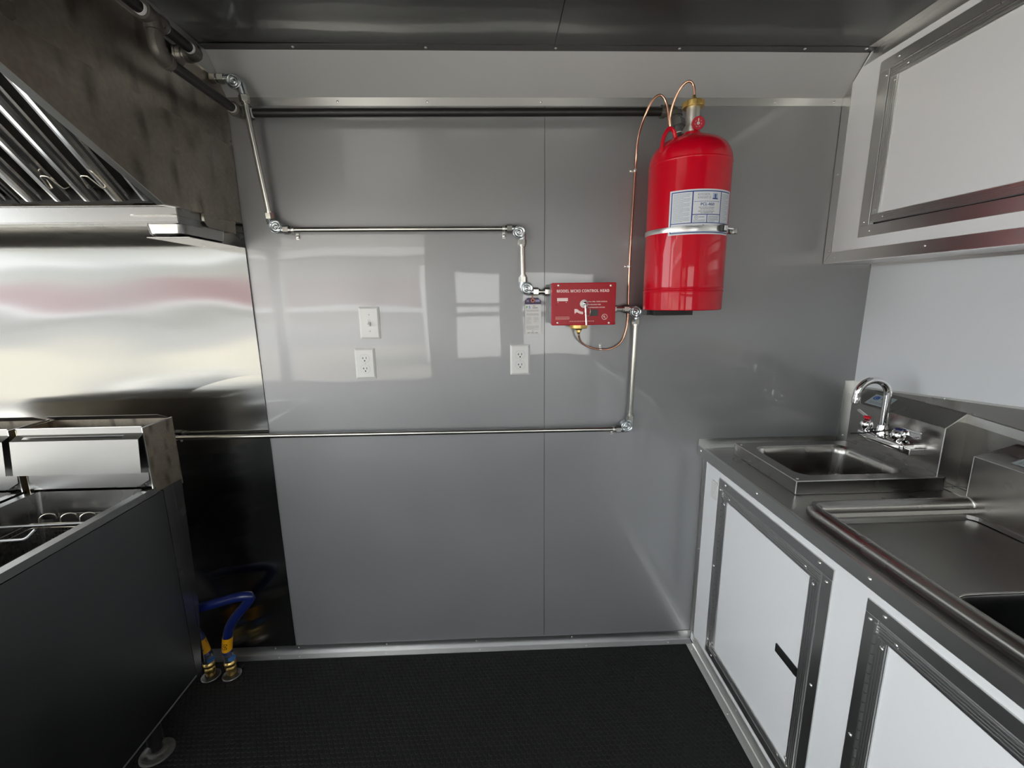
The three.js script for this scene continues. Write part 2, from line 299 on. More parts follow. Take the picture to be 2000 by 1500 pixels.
// ---------------------------------------------------------------- exhaust hood
const HX = -0.883;
const hood = thing('exhaust_hood', 'large dark stainless exhaust hood with slanted lower edge above the fryers', 'range hood');
add('end_panel', exX([[0.213, 1.7505], [0.317, 1.749], [0.376, 1.745], [1.14, 2.11], [1.14, 2.187], [0.213, 2.187]], HX - 0.016, HX), M.scuffed, hood);
add('back_end_panel', exX([[0.0035, 1.754], [0.211, 1.7505], [0.211, 2.187], [0.036, 2.187], [0.0035, 2.154]], HX - 0.016, HX - 0.0012), M.scuffed, hood);
add('edge_fold', [exX([[0.317, 1.7475], [0.376, 1.7432], [1.14, 2.108], [1.14, 2.111], [0.376, 1.7462], [0.317, 1.7505]], HX - 0.0175, HX + 0.0008)], M.alu, hood);
add('closure_strip', exX([[0.036, 2.186], [1.14, 2.186], [1.14, 2.2495], [0.131, 2.2495], [0.131, 2.247], [0.099, 2.247]], HX - 0.004, HX + 0.004), M.alu, hood);
add('top_plate', bx(-3.15, HX - 0.016, 2.183, 2.187, 0.036, 1.14), M.scuffed, hood);
add('front_panel', bx(-3.15, HX - 0.016, 2.09, 2.187, 1.137, 1.14), M.scuffed, hood);
add('rear_plenum', [bx(-3.15, HX - 0.016, 1.755, 1.758, 0.01, 0.3), bx(-3.15, HX - 0.016, 1.758, 2.1, 0.203, 0.206)], M.scuffed, hood);
add('grease_trough', [bx(HX - 0.018, HX - 0.0155, 1.711, 1.7555, 0.2, 0.3045), bx(-3.15, HX - 0.016, 1.7525, 1.755, 0.195, 0.3045), bx(-3.15, HX - 0.016, 1.711, 1.755, 0.302, 0.3045), bx(-3.15, HX - 0.016, 1.709, 1.7115, 0.25, 0.3045), bx(-3.15, HX - 0.016, 1.7115, 1.755, 0.25, 0.2525), bx(-3.15, HX - 0.014, 1.7535, 1.7565, 0.299, 0.306, 0.001), bx(-3.15, HX - 0.016, 1.7085, 1.712, 0.3035, 0.3065, 0.001)], M.steel, hood);

// baffle filters leaning in the hood: local frame u along x, s up the slope, n out of the slope
const TH = THREE.MathUtils.degToRad(42);
function makeFilter() {
  const f = thing('baffle_filter', '', 'baffle filter', 'filters under the hood');
  // local: x across, y up the slope, -z towards the room below; then turned
  const L = 0.5, tilt = (gs) => gs.map((g) => g.applyMatrix4(new THREE.Matrix4().makeBasis(V(1, 0, 0), V(0, Math.sin(TH), Math.cos(TH)), V(0, -Math.cos(TH), Math.sin(TH)))));
  add('filter_frame', tilt([bx(-0.2, 0.2, 0, 0.012, -0.045, 0.004), bx(-0.2, 0.2, L - 0.02, L, -0.045, 0.004), bx(-0.2, -0.193, 0, L, -0.045, 0.003), bx(0.193, 0.2, 0, L, -0.045, 0.003), bx(-0.193, 0.193, 0.01, L, -0.047, -0.045)]), M.dark, f);
  const prof = (w, d, up) => { const o = [], n = 10; for (let i = 0; i <= n; i++) { const t = i / n, a = Math.PI * t; o.push([-w / 2 * Math.cos(a) * (0.86 + 0.14 * Math.sin(a)), up * d * Math.pow(Math.sin(a), 0.55)]); } for (let i = n; i >= 0; i--) { const t = i / n, a = Math.PI * t; o.push([-(w / 2 - 0.0012) * Math.cos(a) * (0.86 + 0.14 * Math.sin(a)), up * (d - 0.0012) * Math.pow(Math.sin(a), 0.55) - up * 0.0002]); } return o; };
  for (let i = 0; i < 5; i++) {
    const x = -0.157 + i * 0.0775;
    const p = new THREE.ExtrudeGeometry(shapeOf(prof(0.058, 0.029, 1)), { depth: L - 0.03, bevelEnabled: false });
    p.applyMatrix4(new THREE.Matrix4().makeBasis(V(1, 0, 0), V(0, 0, 1), V(0, -1, 0))).translate(x, L - 0.018, -0.016);
    add('baffle', tilt([p]), M.chromeSlat, f);
  }
  for (const x of [-0.05, 0.05]) add('pull_handle', tilt([bent([V(x - 0.018, 0.05, 0.002), V(x - 0.018, 0.056, 0.02), V(x - 0.008, 0.095, 0.022), V(x + 0.008, 0.095, 0.022), V(x + 0.018, 0.056, 0.02), V(x + 0.018, 0.05, 0.002)], 0.0018, 0.006, 8)]), M.wire, f);
  return f;
}
const filter0 = makeFilter();
filter0.userData.label = 'polished baffle filter nearest the end panel of the hood';
filter0.position.set(-1.104, 1.762, 0.318); filter0.userData.fixed = true;
const filter1 = filter0.clone(); filter1.name = numbered('baffle_filter'); filter1.userData = { ...filter0.userData, label: 'second polished baffle filter from the end panel of the hood' };
filter1.position.x = -1.51; scene.add(filter1); groups.push(filter1);

// grease cup hung from the hood
const cup = thing('grease_cup', 'small shiny grease cup hanging under the corner of the hood', 'grease cup');
{
  const ring = (g) => rrect(-1.02 + g, -0.902 - g, 0.06 + g, 0.286 - g, 0.025);
  add('pan', [loft([[ring(0), 1.729], [ring(0.001), 1.728], [ring(0.006), 1.685], [ring(0.012), 1.679]], true, false), loft([[ring(0.002), 1.729], [ring(0.009), 1.685], [ring(0.014), 1.681]], true, true)], M.steel, cup);
  add('rim_lip', exY(rrect(-1.03, -0.896, 0.05, 0.318, 0.02), 1.7285, 1.7305, [rrect(-1.018, -0.904, 0.062, 0.284, 0.024).reverse()]), M.steel, cup);
  add('bracket', exX([[0.198, 1.7545], [0.198, 1.727], [0.192, 1.719], [0.182, 1.715], [0.038, 1.715], [0.034, 1.7545]], -0.892, -0.890), M.scuffed, cup);
  add('support_tray', [bx(-1.02, -0.897, 1.6735, 1.6755, 0.006, 0.27), bx(-1.02, -0.897, 1.6755, 1.722, 0.005, 0.0075), exX([[0.006, 1.7], [0.04, 1.715], [0.04, 1.718], [0.006, 1.722]], -0.898, -0.896)], M.steel, cup);
}
// ---------------------------------------------------------------- fryers
function makeFryer(label) {
  const f = thing('deep_fryer', label, 'deep fryer'), x1 = -1.12, x0 = -1.506, zb = 0.16, zf = 0.95;
  add('side_panel', bx(x1 - 0.012, x1, 0.152, 0.873, 0.249, zf, 0.002), M.fryerSide, f);
  add('side_panel', bx(x0, x0 + 0.012, 0.152, 0.873, 0.249, zf, 0.002), M.fryerSide, f);
  add('rear_post', [exX([[zb, 0.878], [0.247, 0.878], [0.247, 0.15], [0.222, 0.14], [0.18, 0.39]], x1 - 0.02, x1 - 0.001), exX([[zb, 0.878], [0.247, 0.878], [0.247, 0.15], [0.222, 0.14], [0.18, 0.39]], x0 + 0.001, x0 + 0.02), bx(x0, x1, 0.16, 0.873, 0.2, 0.203)], M.steel, f);
  add('front_panel', bx(x0, x1, 0.152, 0.83, zf - 0.004, zf, 0.001), M.steel, f);
  add('bottom_edge', [bx(x1 - 0.03, x1 + 0.001, 0.146, 0.1515, 0.249, zf, 0.0008), bx(x0, x1 - 0.03, 0.146, 0.148, 0.249, zf)], M.alu, f);
  // top: side rails, rear ledge, vat with sloping walls
  add('side_rail', exX([[0.277, 0.876], [zf, 0.876], [zf, 0.898], [0.277, 0.898]], x1 - 0.027, x1 + 0.0006), M.steel, f);
  add('side_rail', exX([[0.277, 0.876], [zf, 0.876], [zf, 0.898], [0.277, 0.898]], x0 - 0.0006, x0 + 0.027), M.steel, f);
  add('vat', [loft([[rrect(x0 + 0.027, x1 - 0.027, 0.29, 0.9, 0.012), 0.898], [rrect(x0 + 0.029, x1 - 0.029, 0.296, 0.89, 0.012), 0.84], [rrect(x0 + 0.031, x1 - 0.031, 0.315, 0.8, 0.012), 0.7], [rrect(x0 + 0.06, x1 - 0.06, 0.34, 0.7, 0.012), 0.52]], true, true),
    bx(x0 + 0.02, x1 - 0.02, 0.893, 0.898, 0.9, zf), bx(x0 + 0.02, x1 - 0.02, 0.906, 0.914, 0.284, 0.291)], M.steel, f);
  // flue box, open at the top, its back edge folded forward
  const flue = add('flue', [bx(x1 - 0.0018, x1, 0.879, 1.101, 0.158, 0.286), bx(x0, x0 + 0.0018, 0.879, 1.101, 0.158, 0.286), bx(x0, x1, 0.86, 1.101, 0.157, 0.159), bx(x0, x1, 0.95, 0.952, 0.158, 0.286)], M.flue, f);
  add('flue_front', exX([[0.2825, 1.106], [0.2842, 1.106], [0.2862, 1.084], [0.2862, 0.906], [0.2845, 0.906], [0.2845, 1.084]], x0 + 0.002, x1 - 0.002), M.fryerFront, flue);
  add('flue_edge', [bx(x1 - 0.0026, x1 + 0.0004, 0.879, 1.1015, 0.2845, 0.2872), bx(x0 + 0.002, x1 - 0.002, 1.1045, 1.107, 0.2835, 0.2872, 0.001), bx(x1 - 0.0026, x1 + 0.0006, 1.0995, 1.102, 0.158, 0.286)], M.alu, flue);
  add('folded_lip', [((g) => g)(exZ([[x0, 0], [x1 - 0.002, 0], [x1 - 0.022, 0.036], [x0 + 0.002, 0.036]], 0, 0.0015).rotateX(THREE.MathUtils.degToRad(57)).translate(0, 1.1, 0.159))], M.fryerSide, flue);
  // bent hanger plate with its long slot
  const hang = [[0, 0], [0.0012, 0]];
  const wide = [x0 + 0.003, x1 + 0.002];
  add('basket_hanger', [exX([[0.2866, 1.0855], [0.2866, 1.0840], [0.311, 1.0712], [0.3122, 1.0722]], wide[0], wide[1] - 0.36), exX([[0.2866, 1.0855], [0.2866, 1.0840], [0.311, 1.0712], [0.3122, 1.0722]], wide[1] - 0.055, wide[1]),
    exX([[0.2866, 1.0855], [0.2866, 1.0840], [0.2945, 1.0798], [0.2945, 1.0814]], wide[0], wide[1]), exX([[0.3035, 1.0768], [0.3035, 1.0752], [0.311, 1.0712], [0.3122, 1.0722]], wide[0], wide[1]),
    exX([[0.3108, 1.0725], [0.3122, 1.0725], [0.3235, 0.966], [0.3221, 0.966]], wide[0], wide[1])], M.fryerFront, f);
  add('lower_flange', [exZ([[x0 + 0.01, 0.953], [x0 + 0.01, 0.93], [x0 + 0.05, 0.908], [x1 - 0.038, 0.908], [x1 - 0.004, 0.929], [x1 - 0.004, 0.953]], 0, 0.0016).translate(0, -0.953, 0).rotateX(-0.1).translate(0, 0.953, 0.2866)], M.fryerFront, f);
  for (const [x, z] of [[x1 - 0.048, 0.405], [x0 + 0.05, 0.405], [x1 - 0.048, 0.86], [x0 + 0.05, 0.86]]) {
    const leg = add('leg', [cyl(V(x, 0.05, z), V(x, 0.147, z), 0.023), cyl(V(x, 0.012, z), V(x, 0.06, z), 0.017)], M.black, f);
    add('foot', [lathe([[0, 0], [0.05, 0], [0.05, 0.005], [0.044, 0.008], [0.03, 0.009], [0.028, 0.016], [0.02, 0.02], [0, 0.02]], V(x, 0.0012, z)), ...[0.6, 2.2, 3.7, 5.3].map((a) => hex(V(x + 0.037 * Math.cos(a), 0.007, z + 0.037 * Math.sin(a)), V(x + 0.037 * Math.cos(a), 0.014, z + 0.037 * Math.sin(a)), 0.006))], M.iron, leg);
  }
  return f;
}
const fryer0 = makeFryer('stainless deep fryer whose dark side panel faces the open floor');
const fryer1 = fryer0.clone(); fryer1.name = numbered('deep_fryer'); fryer1.userData = { ...fryer0.userData, label: 'second stainless deep fryer, left of the one with the wire basket' };
fryer1.position.x = -0.407; scene.add(fryer1); groups.push(fryer1);

// wire basket resting in the nearer fryer
const basket = thing('fry_basket', 'wire fry basket with hooks standing inside the nearer fryer', 'fry basket');
{
  const x0 = -1.452, x1 = -1.288, z0 = 0.355, z1 = 0.72, y = 0.822;
  for (const d of [0, -0.014]) add('rim_wire', bent([V((x0 + x1) / 2, y + d, z0), V(x0, y + d, z0), V(x0, y + d, z1), V(x1, y + d, z1), V(x1, y + d, z0), V((x0 + x1) / 2, y + d, z0)], 0.0021, 0.016, 8), M.wire, basket);
  const w = []; 
  for (let i = 1; i < 15; i++) { const x = x0 + (x1 - x0) * i / 15; w.push(cyl(V(x, y - 0.13, z0 + 0.004), V(x, y, z0), 0.0008, 0.0008, 4), cyl(V(x, y - 0.13, z0), V(x, y - 0.13, z1), 0.0008, 0.0008, 4)); }
  for (let i = 1; i < 34; i++) { const z = z0 + (z1 - z0) * i / 34; w.push(cyl(V(x0, y - 0.13, z), V(x1, y - 0.13, z), 0.0008, 0.0008, 4)); for (const x of [x0, x1]) w.push(cyl(V(x, y - 0.13, z), V(x, y, z), 0.0008, 0.0008, 4)); }
  for (let i = 1; i < 10; i++) { const q = y - 0.013 * i - 0.013; w.push(cyl(V(x0, q, z0), V(x1, q, z0), 0.0008, 0.0008, 4), cyl(V(x0, q, z0), V(x0, q, z1), 0.0008, 0.0008, 4), cyl(V(x1, q, z0), V(x1, q, z1), 0.0008, 0.0008, 4)); }
  add('mesh', w, M.meshWire, basket);
  add('hook_plate', [bx(-1.452, -1.16, 0.818, 0.838, 0.3205, 0.322)], M.steel, basket);
  for (const x of [-1.414, -1.35, -1.292]) add('hook', bent([V(x - 0.014, y - 0.005, 0.352), V(x - 0.013, 0.84, 0.35), V(x, 0.848, 0.34), V(x + 0.013, 0.84, 0.33), V(x + 0.014, y, 0.325)], 0.0024, 0.01, 8), M.wire, basket);
  add('handle', bent([V(x1 + 0.002, 0.824, 0.362), V(-1.40, 0.842, 0.405), V(-1.56, 0.855, 0.44)], 0.0034, 0.01, 8), M.rod, basket);
  add('handle', bent([V(-1.288, 0.876, 0.492), V(-1.312, 0.851, 0.5), V(-1.47, 0.846, 0.502)], 0.0036, 0.012, 8), M.rod, basket);
}

// ---------------------------------------------------------------- gas hoses rising from the floor behind the fryers
const gasT = canvasTex(256, 256, (g) => { g.fillStyle = '#d99a00'; g.fillRect(0, 0, 256, 256); g.fillStyle = '#16140a'; g.save(); g.translate(58, 200); g.rotate(-Math.PI / 2); g.font = 'bold 62px sans-serif'; g.fillText('GAS', 0, 0); g.restore(); g.save(); g.translate(150, 190); g.rotate(-Math.PI / 2); print(g, 0, 0, 120, 44, 3, '#3a3210'); g.restore(); });
const gasM = P({ name: 'yellow gas tape', map: gasT, roughness: 0.5 });
function gasHose(label, foot, path, tapeAt) {
  const h = thing('gas_hose', label, 'gas hose', 'blue gas hoses behind the fryers');
  const [fx, fz] = foot;
  add('floor_flange', lathe([[0, 0], [0.034, 0], [0.035, 0.004], [0.031, 0.007], [0.022, 0.008], [0.021, 0.011], [0, 0.011]], V(fx, 0.001, fz)), M.footPlate, h);
  add('brass_valve', [lathe([[0.016, 0.008], [0.017, 0.03], [0.0185, 0.032], [0.0185, 0.042], [0.014, 0.046], [0.015, 0.05], [0.021, 0.053], [0.022, 0.064], [0.016, 0.068], [0.014, 0.075]], V(fx, 0, fz)), hex(V(fx, 0.03, fz), V(fx, 0.043, fz), 0.0195)], M.brass, h);
  add('coupling', [hex(V(fx, 0.072, fz), V(fx - 0.001, 0.09, fz), 0.021), cyl(V(fx, 0.088, fz), V(fx - 0.002, 0.108, fz), 0.019)], M.zinc, h);
  add('sleeve', [cyl(V(fx - 0.001, 0.1, fz), tapeAt[0], 0.0195, 0.018)], M.hose, h);
  add('blue_band', [bx(fx + 0.006, fx + 0.026, 0.082, 0.094, fz - 0.004, fz + 0.02, 0.003)], M.blueSleeve, h);
  add('hose', tube([tapeAt[0], ...path], 0.0178, 60, 16), M.hose, h);
  const d = tapeAt[1].clone().sub(tapeAt[0]), g = new THREE.CylinderGeometry(0.0187, 0.0187, d.length(), 24, 1, true, -0.9, Math.PI * 2);
  g.applyQuaternion(new THREE.Quaternion().setFromUnitVectors(V(0, 1, 0), d.clone().normalize())).translate(...tapeAt[0].clone().add(tapeAt[1]).multiplyScalar(0.5).toArray());
  add('warning_tape', g, gasM, h, { keepUV: true });
  return h;
}
gasHose('blue gas hose looping up in front of the wall, right of its twin', [-1.1, 0.098], [V(-1.094, 0.185, 0.095), V(-1.08, 0.225, 0.094), V(-1.045, 0.275, 0.093), V(-1.0, 0.326, 0.092), V(-0.985, 0.352, 0.094), V(-1.01, 0.361, 0.102), V(-1.07, 0.352, 0.11), V(-1.16, 0.334, 0.125), V(-1.24, 0.315, 0.14), V(-1.3, 0.28, 0.16)], [V(-1.106, 0.118, 0.096), V(-1.096, 0.178, 0.095)]);
gasHose('blue gas hose beside the rear edge of the fryer side panel', [-1.182, 0.1], [V(-1.203, 0.18, 0.098), V(-1.225, 0.225, 0.1), V(-1.25, 0.268, 0.105), V(-1.29, 0.31, 0.12), V(-1.33, 0.33, 0.14)], [V(-1.188, 0.116, 0.099), V(-1.201, 0.172, 0.098)]);

// ---------------------------------------------------------------- black suppression pipe
const pipe = thing('discharge_pipe', 'black iron pipe running along the wall top and over the hood to the red tank', 'pipe');
{
  const y = 2.087, z = 0.052, x0 = -0.822, r = 0.0135, yt = 2.166, R3 = 0.0185;
  const seg = (a, b) => add('pipe', cyl(a, b, r, r, 20), M.pipe, pipe);
  const tape = (p, d) => add('seal_tape', cyl(p, p.clone().add(d), 0.0142, 0.0142, 20), M.tape, pipe);
  const collar = (p, d, l) => { const a = p, b = p.clone().addScaledVector(d, l); return cyl(a, b, 0.0205, 0.0205, 20); };
  seg(V(-0.79, y, z), V(0.57, y + 0.004, z));
  add('elbow', [bent([V(-0.79, y, z), V(x0, y, z), V(x0, y, z + 0.034)], R3, 0.02), collar(V(-0.795, y, z), V(1, 0, 0), 0.012), collar(V(x0, y, z + 0.026), V(0, 0, 1), 0.012)], M.iron, pipe);
  tape(V(x0, y, z + 0.038), V(0, 0, 0.008)); tape(V(-0.783, y, z), V(0.007, 0, 0));
  seg(V(x0, y, z + 0.04), V(x0, y, 0.372));
  tape(V(x0, y, 0.357), V(0, 0, 0.008));
  add('elbow', [bent([V(x0, y, 0.365), V(x0, y + 0.002, 0.4), V(x0, y + 0.042, 0.402)], R3, 0.026), collar(V(x0, y, 0.365), V(0, 0, 1), 0.012), cyl(V(x0, y + 0.03, 0.402), V(x0, y + 0.062, 0.402), 0.0155)], M.iron, pipe);
  tape(V(x0, y + 0.052, 0.402), V(0, 0.006, 0));
  add('tee', [cyl(V(x0, yt, 0.372), V(x0, yt, 0.434), R3), collar(V(x0, yt, 0.37), V(0, 0, 1), 0.014), collar(V(x0, yt, 0.422), V(0, 0, 1), 0.014), cyl(V(x0, yt - 0.026, 0.402), V(x0, yt, 0.402), R3), collar(V(x0, yt - 0.028, 0.402), V(0, 1, 0), 0.012)], M.iron, pipe);
  tape(V(x0, yt, 0.437), V(0, 0, 0.009)); tape(V(x0, yt, 0.361), V(0, 0, 0.007));
  seg(V(x0, yt, 0.436), V(x0, yt, 1.05)); seg(V(x0, yt, 0.262), V(x0, yt, 0.37));
  tape(V(x0, yt, 0.268), V(0, 0, 0.008));
  add('elbow', [bent([V(x0, yt, 0.268), V(x0, yt, 0.238), V(x0 - 0.026, yt, 0.238)], R3, 0.018), collar(V(x0, yt, 0.256), V(0, 0, 1), 0.012), collar(V(x0 - 0.018, yt, 0.238), V(-1, 0, 0), 0.012)], M.iron, pipe);
  add('hood_adapter', [cyl(V(x0 - 0.028, yt, 0.238), V(x0 - 0.04, yt, 0.238), 0.016), hex(V(x0 - 0.036, yt, 0.238), V(x0 - 0.048, yt, 0.238), 0.026), hex(V(x0 - 0.05, yt, 0.238), V(HX + 0.0045, yt, 0.238), 0.024)], M.nickel, pipe);
  // at the tank end: elbow, nipple, union, nipple into the valve
  const xe = 0.603;
  add('elbow', [bent([V(0.568, y + 0.004, z), V(xe, y + 0.006, z + 0.01), V(xe + 0.004, y - 0.03, z + 0.022)], R3, 0.026), collar(V(0.562, y + 0.004, z), V(1, 0, 0), 0.012), collar(V(xe + 0.004, y - 0.004, z + 0.018), V(0, -1, 0.1), 0.013)], M.iron, pipe);
  add('seal_tape', cyl(V(xe + 0.004, y - 0.015, z + 0.02), V(xe + 0.0045, y - 0.026, z + 0.022), 0.0155), M.tape, pipe);
  add('union', [cyl(V(xe + 0.004, y - 0.024, z + 0.022), V(xe + 0.005, y - 0.036, z + 0.026), 0.018), flat(hex(V(xe + 0.005, y - 0.034, z + 0.026), V(xe + 0.007, y - 0.057, z + 0.033), 0.0245)), cyl(V(xe + 0.007, y - 0.057, z + 0.033), V(xe + 0.008, y - 0.076, z + 0.038), 0.0165)], M.union, pipe);
  add('seal_tape', cyl(V(xe + 0.008, y - 0.074, z + 0.038), V(xe + 0.009, y - 0.084, z + 0.041), 0.0142), M.tape, pipe);
  add('elbow', [bent([V(xe + 0.009, y - 0.082, z + 0.041), V(xe + 0.01, y - 0.122, z + 0.056), V(xe + 0.024, y - 0.118, z + 0.09)], 0.0155, 0.014), collar(V(xe + 0.009, y - 0.084, z + 0.042), V(0, -1, 0.3), 0.01)], M.iron, pipe);
}

// ---------------------------------------------------------------- conduit with corner pulleys
const zc = 0.032;
function conduit(label, a, b, nuts = [1, 1]) {
  const c = thing('conduit', label, 'conduit'), d = b.clone().sub(a).normalize();
  add('tube', cyl(a, b, 0.0089, 0.0089, 20), M.galv, c);
  for (const [on, p, s] of [[nuts[0], a, 1], [nuts[1], b, -1]]) if (on) add('compression_nut', [flat(hex(p.clone().addScaledVector(d, s * 0.002), p.clone().addScaledVector(d, s * 0.02), 0.0155)), cyl(p.clone().addScaledVector(d, s * 0.02), p.clone().addScaledVector(d, s * 0.026), 0.0125)], M.galv, c);
  return c;
}
conduit('long leaning conduit between the two pulleys beside the hood', V(-0.7865, 2.128, 0.083), V(-0.7705, 1.762, 0.034));
conduit('horizontal conduit above the light switch, level with the tank label', V(-0.731, 1.7275, zc), V(0.062, 1.725, zc));
conduit('short upright conduit above the hanging tag', V(0.0955, 1.69, zc), V(0.0975, 1.54, zc));
conduit('stubby horizontal conduit entering the left side of the red box', V(0.132, 1.507, zc), V(0.196, 1.506, zc));
conduit('stubby conduit leaving the right side of the red box', V(0.416, 1.442, zc), V(0.486, 1.441, zc));
conduit('upright conduit below the red box and left of the tank base', V(0.5145, 1.406, zc), V(0.507, 1.016, zc));
conduit('longest conduit running low across the wall to behind the fryer', V(0.472, 0.982, zc), V(-1.25, 0.9875, zc), [1, 1]);
conduit('short silver conduit stub poking out of the hood end panel', V(-0.8825, 2.174, 0.083), V(-0.836, 2.173, 0.083));
function pulley(label, x, y, z, sockets) {
  const p = thing('corner_pulley', label, 'corner pulley', 'corner pulleys on the conduit run');
  add('housing', [cyl(V(x, y, z - 0.018), V(x, y, z + 0.008), 0.0205, 0.0205, 36), bx(x - 0.006, x + 0.006, y - 0.006, y + 0.006, Math.max(0.0005, z - 0.031), z - 0.01), ...sockets.map(([ax, ay, bx2, by2]) => cyl(V(ax, ay, z), V(bx2, by2, z), 0.0135, 0.0125, 18))], M.zinc, p);
  add('cap', lathe([[0.0215, 0], [0.0222, 0.004], [0.0205, 0.0065], [0.0188, 0.0062], [0.0176, 0.0035], [0.0128, 0.003], [0.0122, 0.0052], [0.0098, 0.0056], [0.0088, 0.0036], [0.0052, 0.0034], [0.0044, 0.0056], [0.0018, 0.006], [0, 0.0052]], V(x, y, z + 0.008), V(0, 0, 1), 40), M.zinc, p);
  return p;
}
const pul = [
  pulley('corner pulley at the top of the leaning conduit by the hood', -0.806, 2.161, 0.083, [[-0.806, 2.173, -0.838, 2.173], [-0.793, 2.16, -0.7868, 2.126]]),
  pulley('corner pulley at the foot of the leaning conduit', -0.752, 1.737, zc, [[-0.77, 1.745, -0.773, 1.764], [-0.75, 1.7275, -0.728, 1.7275]]),
  pulley('corner pulley at the right end of the upper horizontal conduit', 0.084, 1.7125, zc, [[0.082, 1.7255, 0.058, 1.7255], [0.096, 1.71, 0.0955, 1.688]]),
  pulley('corner pulley just above the hanging tag', 0.11, 1.519, zc, [[0.0965, 1.52, 0.0972, 1.543], [0.112, 1.507, 0.135, 1.507]]),
  pulley('corner pulley between the red box and the tank base', 0.508, 1.431, zc, [[0.5, 1.4415, 0.484, 1.4415], [0.515, 1.428, 0.5145, 1.404]]),
  pulley('corner pulley at the lower right bend above the counter corner', 0.4925, 0.9945, zc, [[0.506, 0.998, 0.507, 1.019], [0.49, 0.982, 0.47, 0.982]]),
];
function clip(label, x, y, side, r = 0.0092, name = 'conduit_clip', group = 'clips holding the conduit') {
  const c = thing(name, label, 'clip', group), zz = r > 0.005 ? zc : 0.0075;
  if (side === 'v') { add('strap', [lathe([[r, -0.005], [r + 0.0018, -0.005], [r + 0.0018, 0.005], [r, 0.005], [r, -0.005]], V(x, y, zz), V(1, 0, 0), 20), bx(x - 0.005, x + 0.005, y - r - 0.02, y - r + 0.002, 0.001, 0.0035)], M.screw, c); screws(c, '+z', [[x + 0.001, y - r - 0.011, 0.0035]], 1.3); } else { add('strap', [lathe([[r, -0.004], [r + 0.0016, -0.004], [r + 0.0016, 0.004], [r, 0.004], [r, -0.004]], V(x, y, zz), V(0, 1, 0), 16), bx(x - r - 0.014, x - r + 0.001, y - 0.004, y + 0.004, 0.001, 0.003)], M.screw, c); screws(c, '+z', [[x - r - 0.008, y, 0.003]], 1.1); }
  return c;
}
clip('strap clip on the upper conduit beside the lower left pulley', -0.698, 1.7273, 'v');
clip('strap clip on the upper conduit beside its right pulley', 0.031, 1.7252, 'v');
clip('strap clip on the low conduit beside the lower right pulley', 0.445, 0.982, 'v');
clip('strap clip on the low conduit behind the fryer flue', -1.214, 0.9873, 'v');
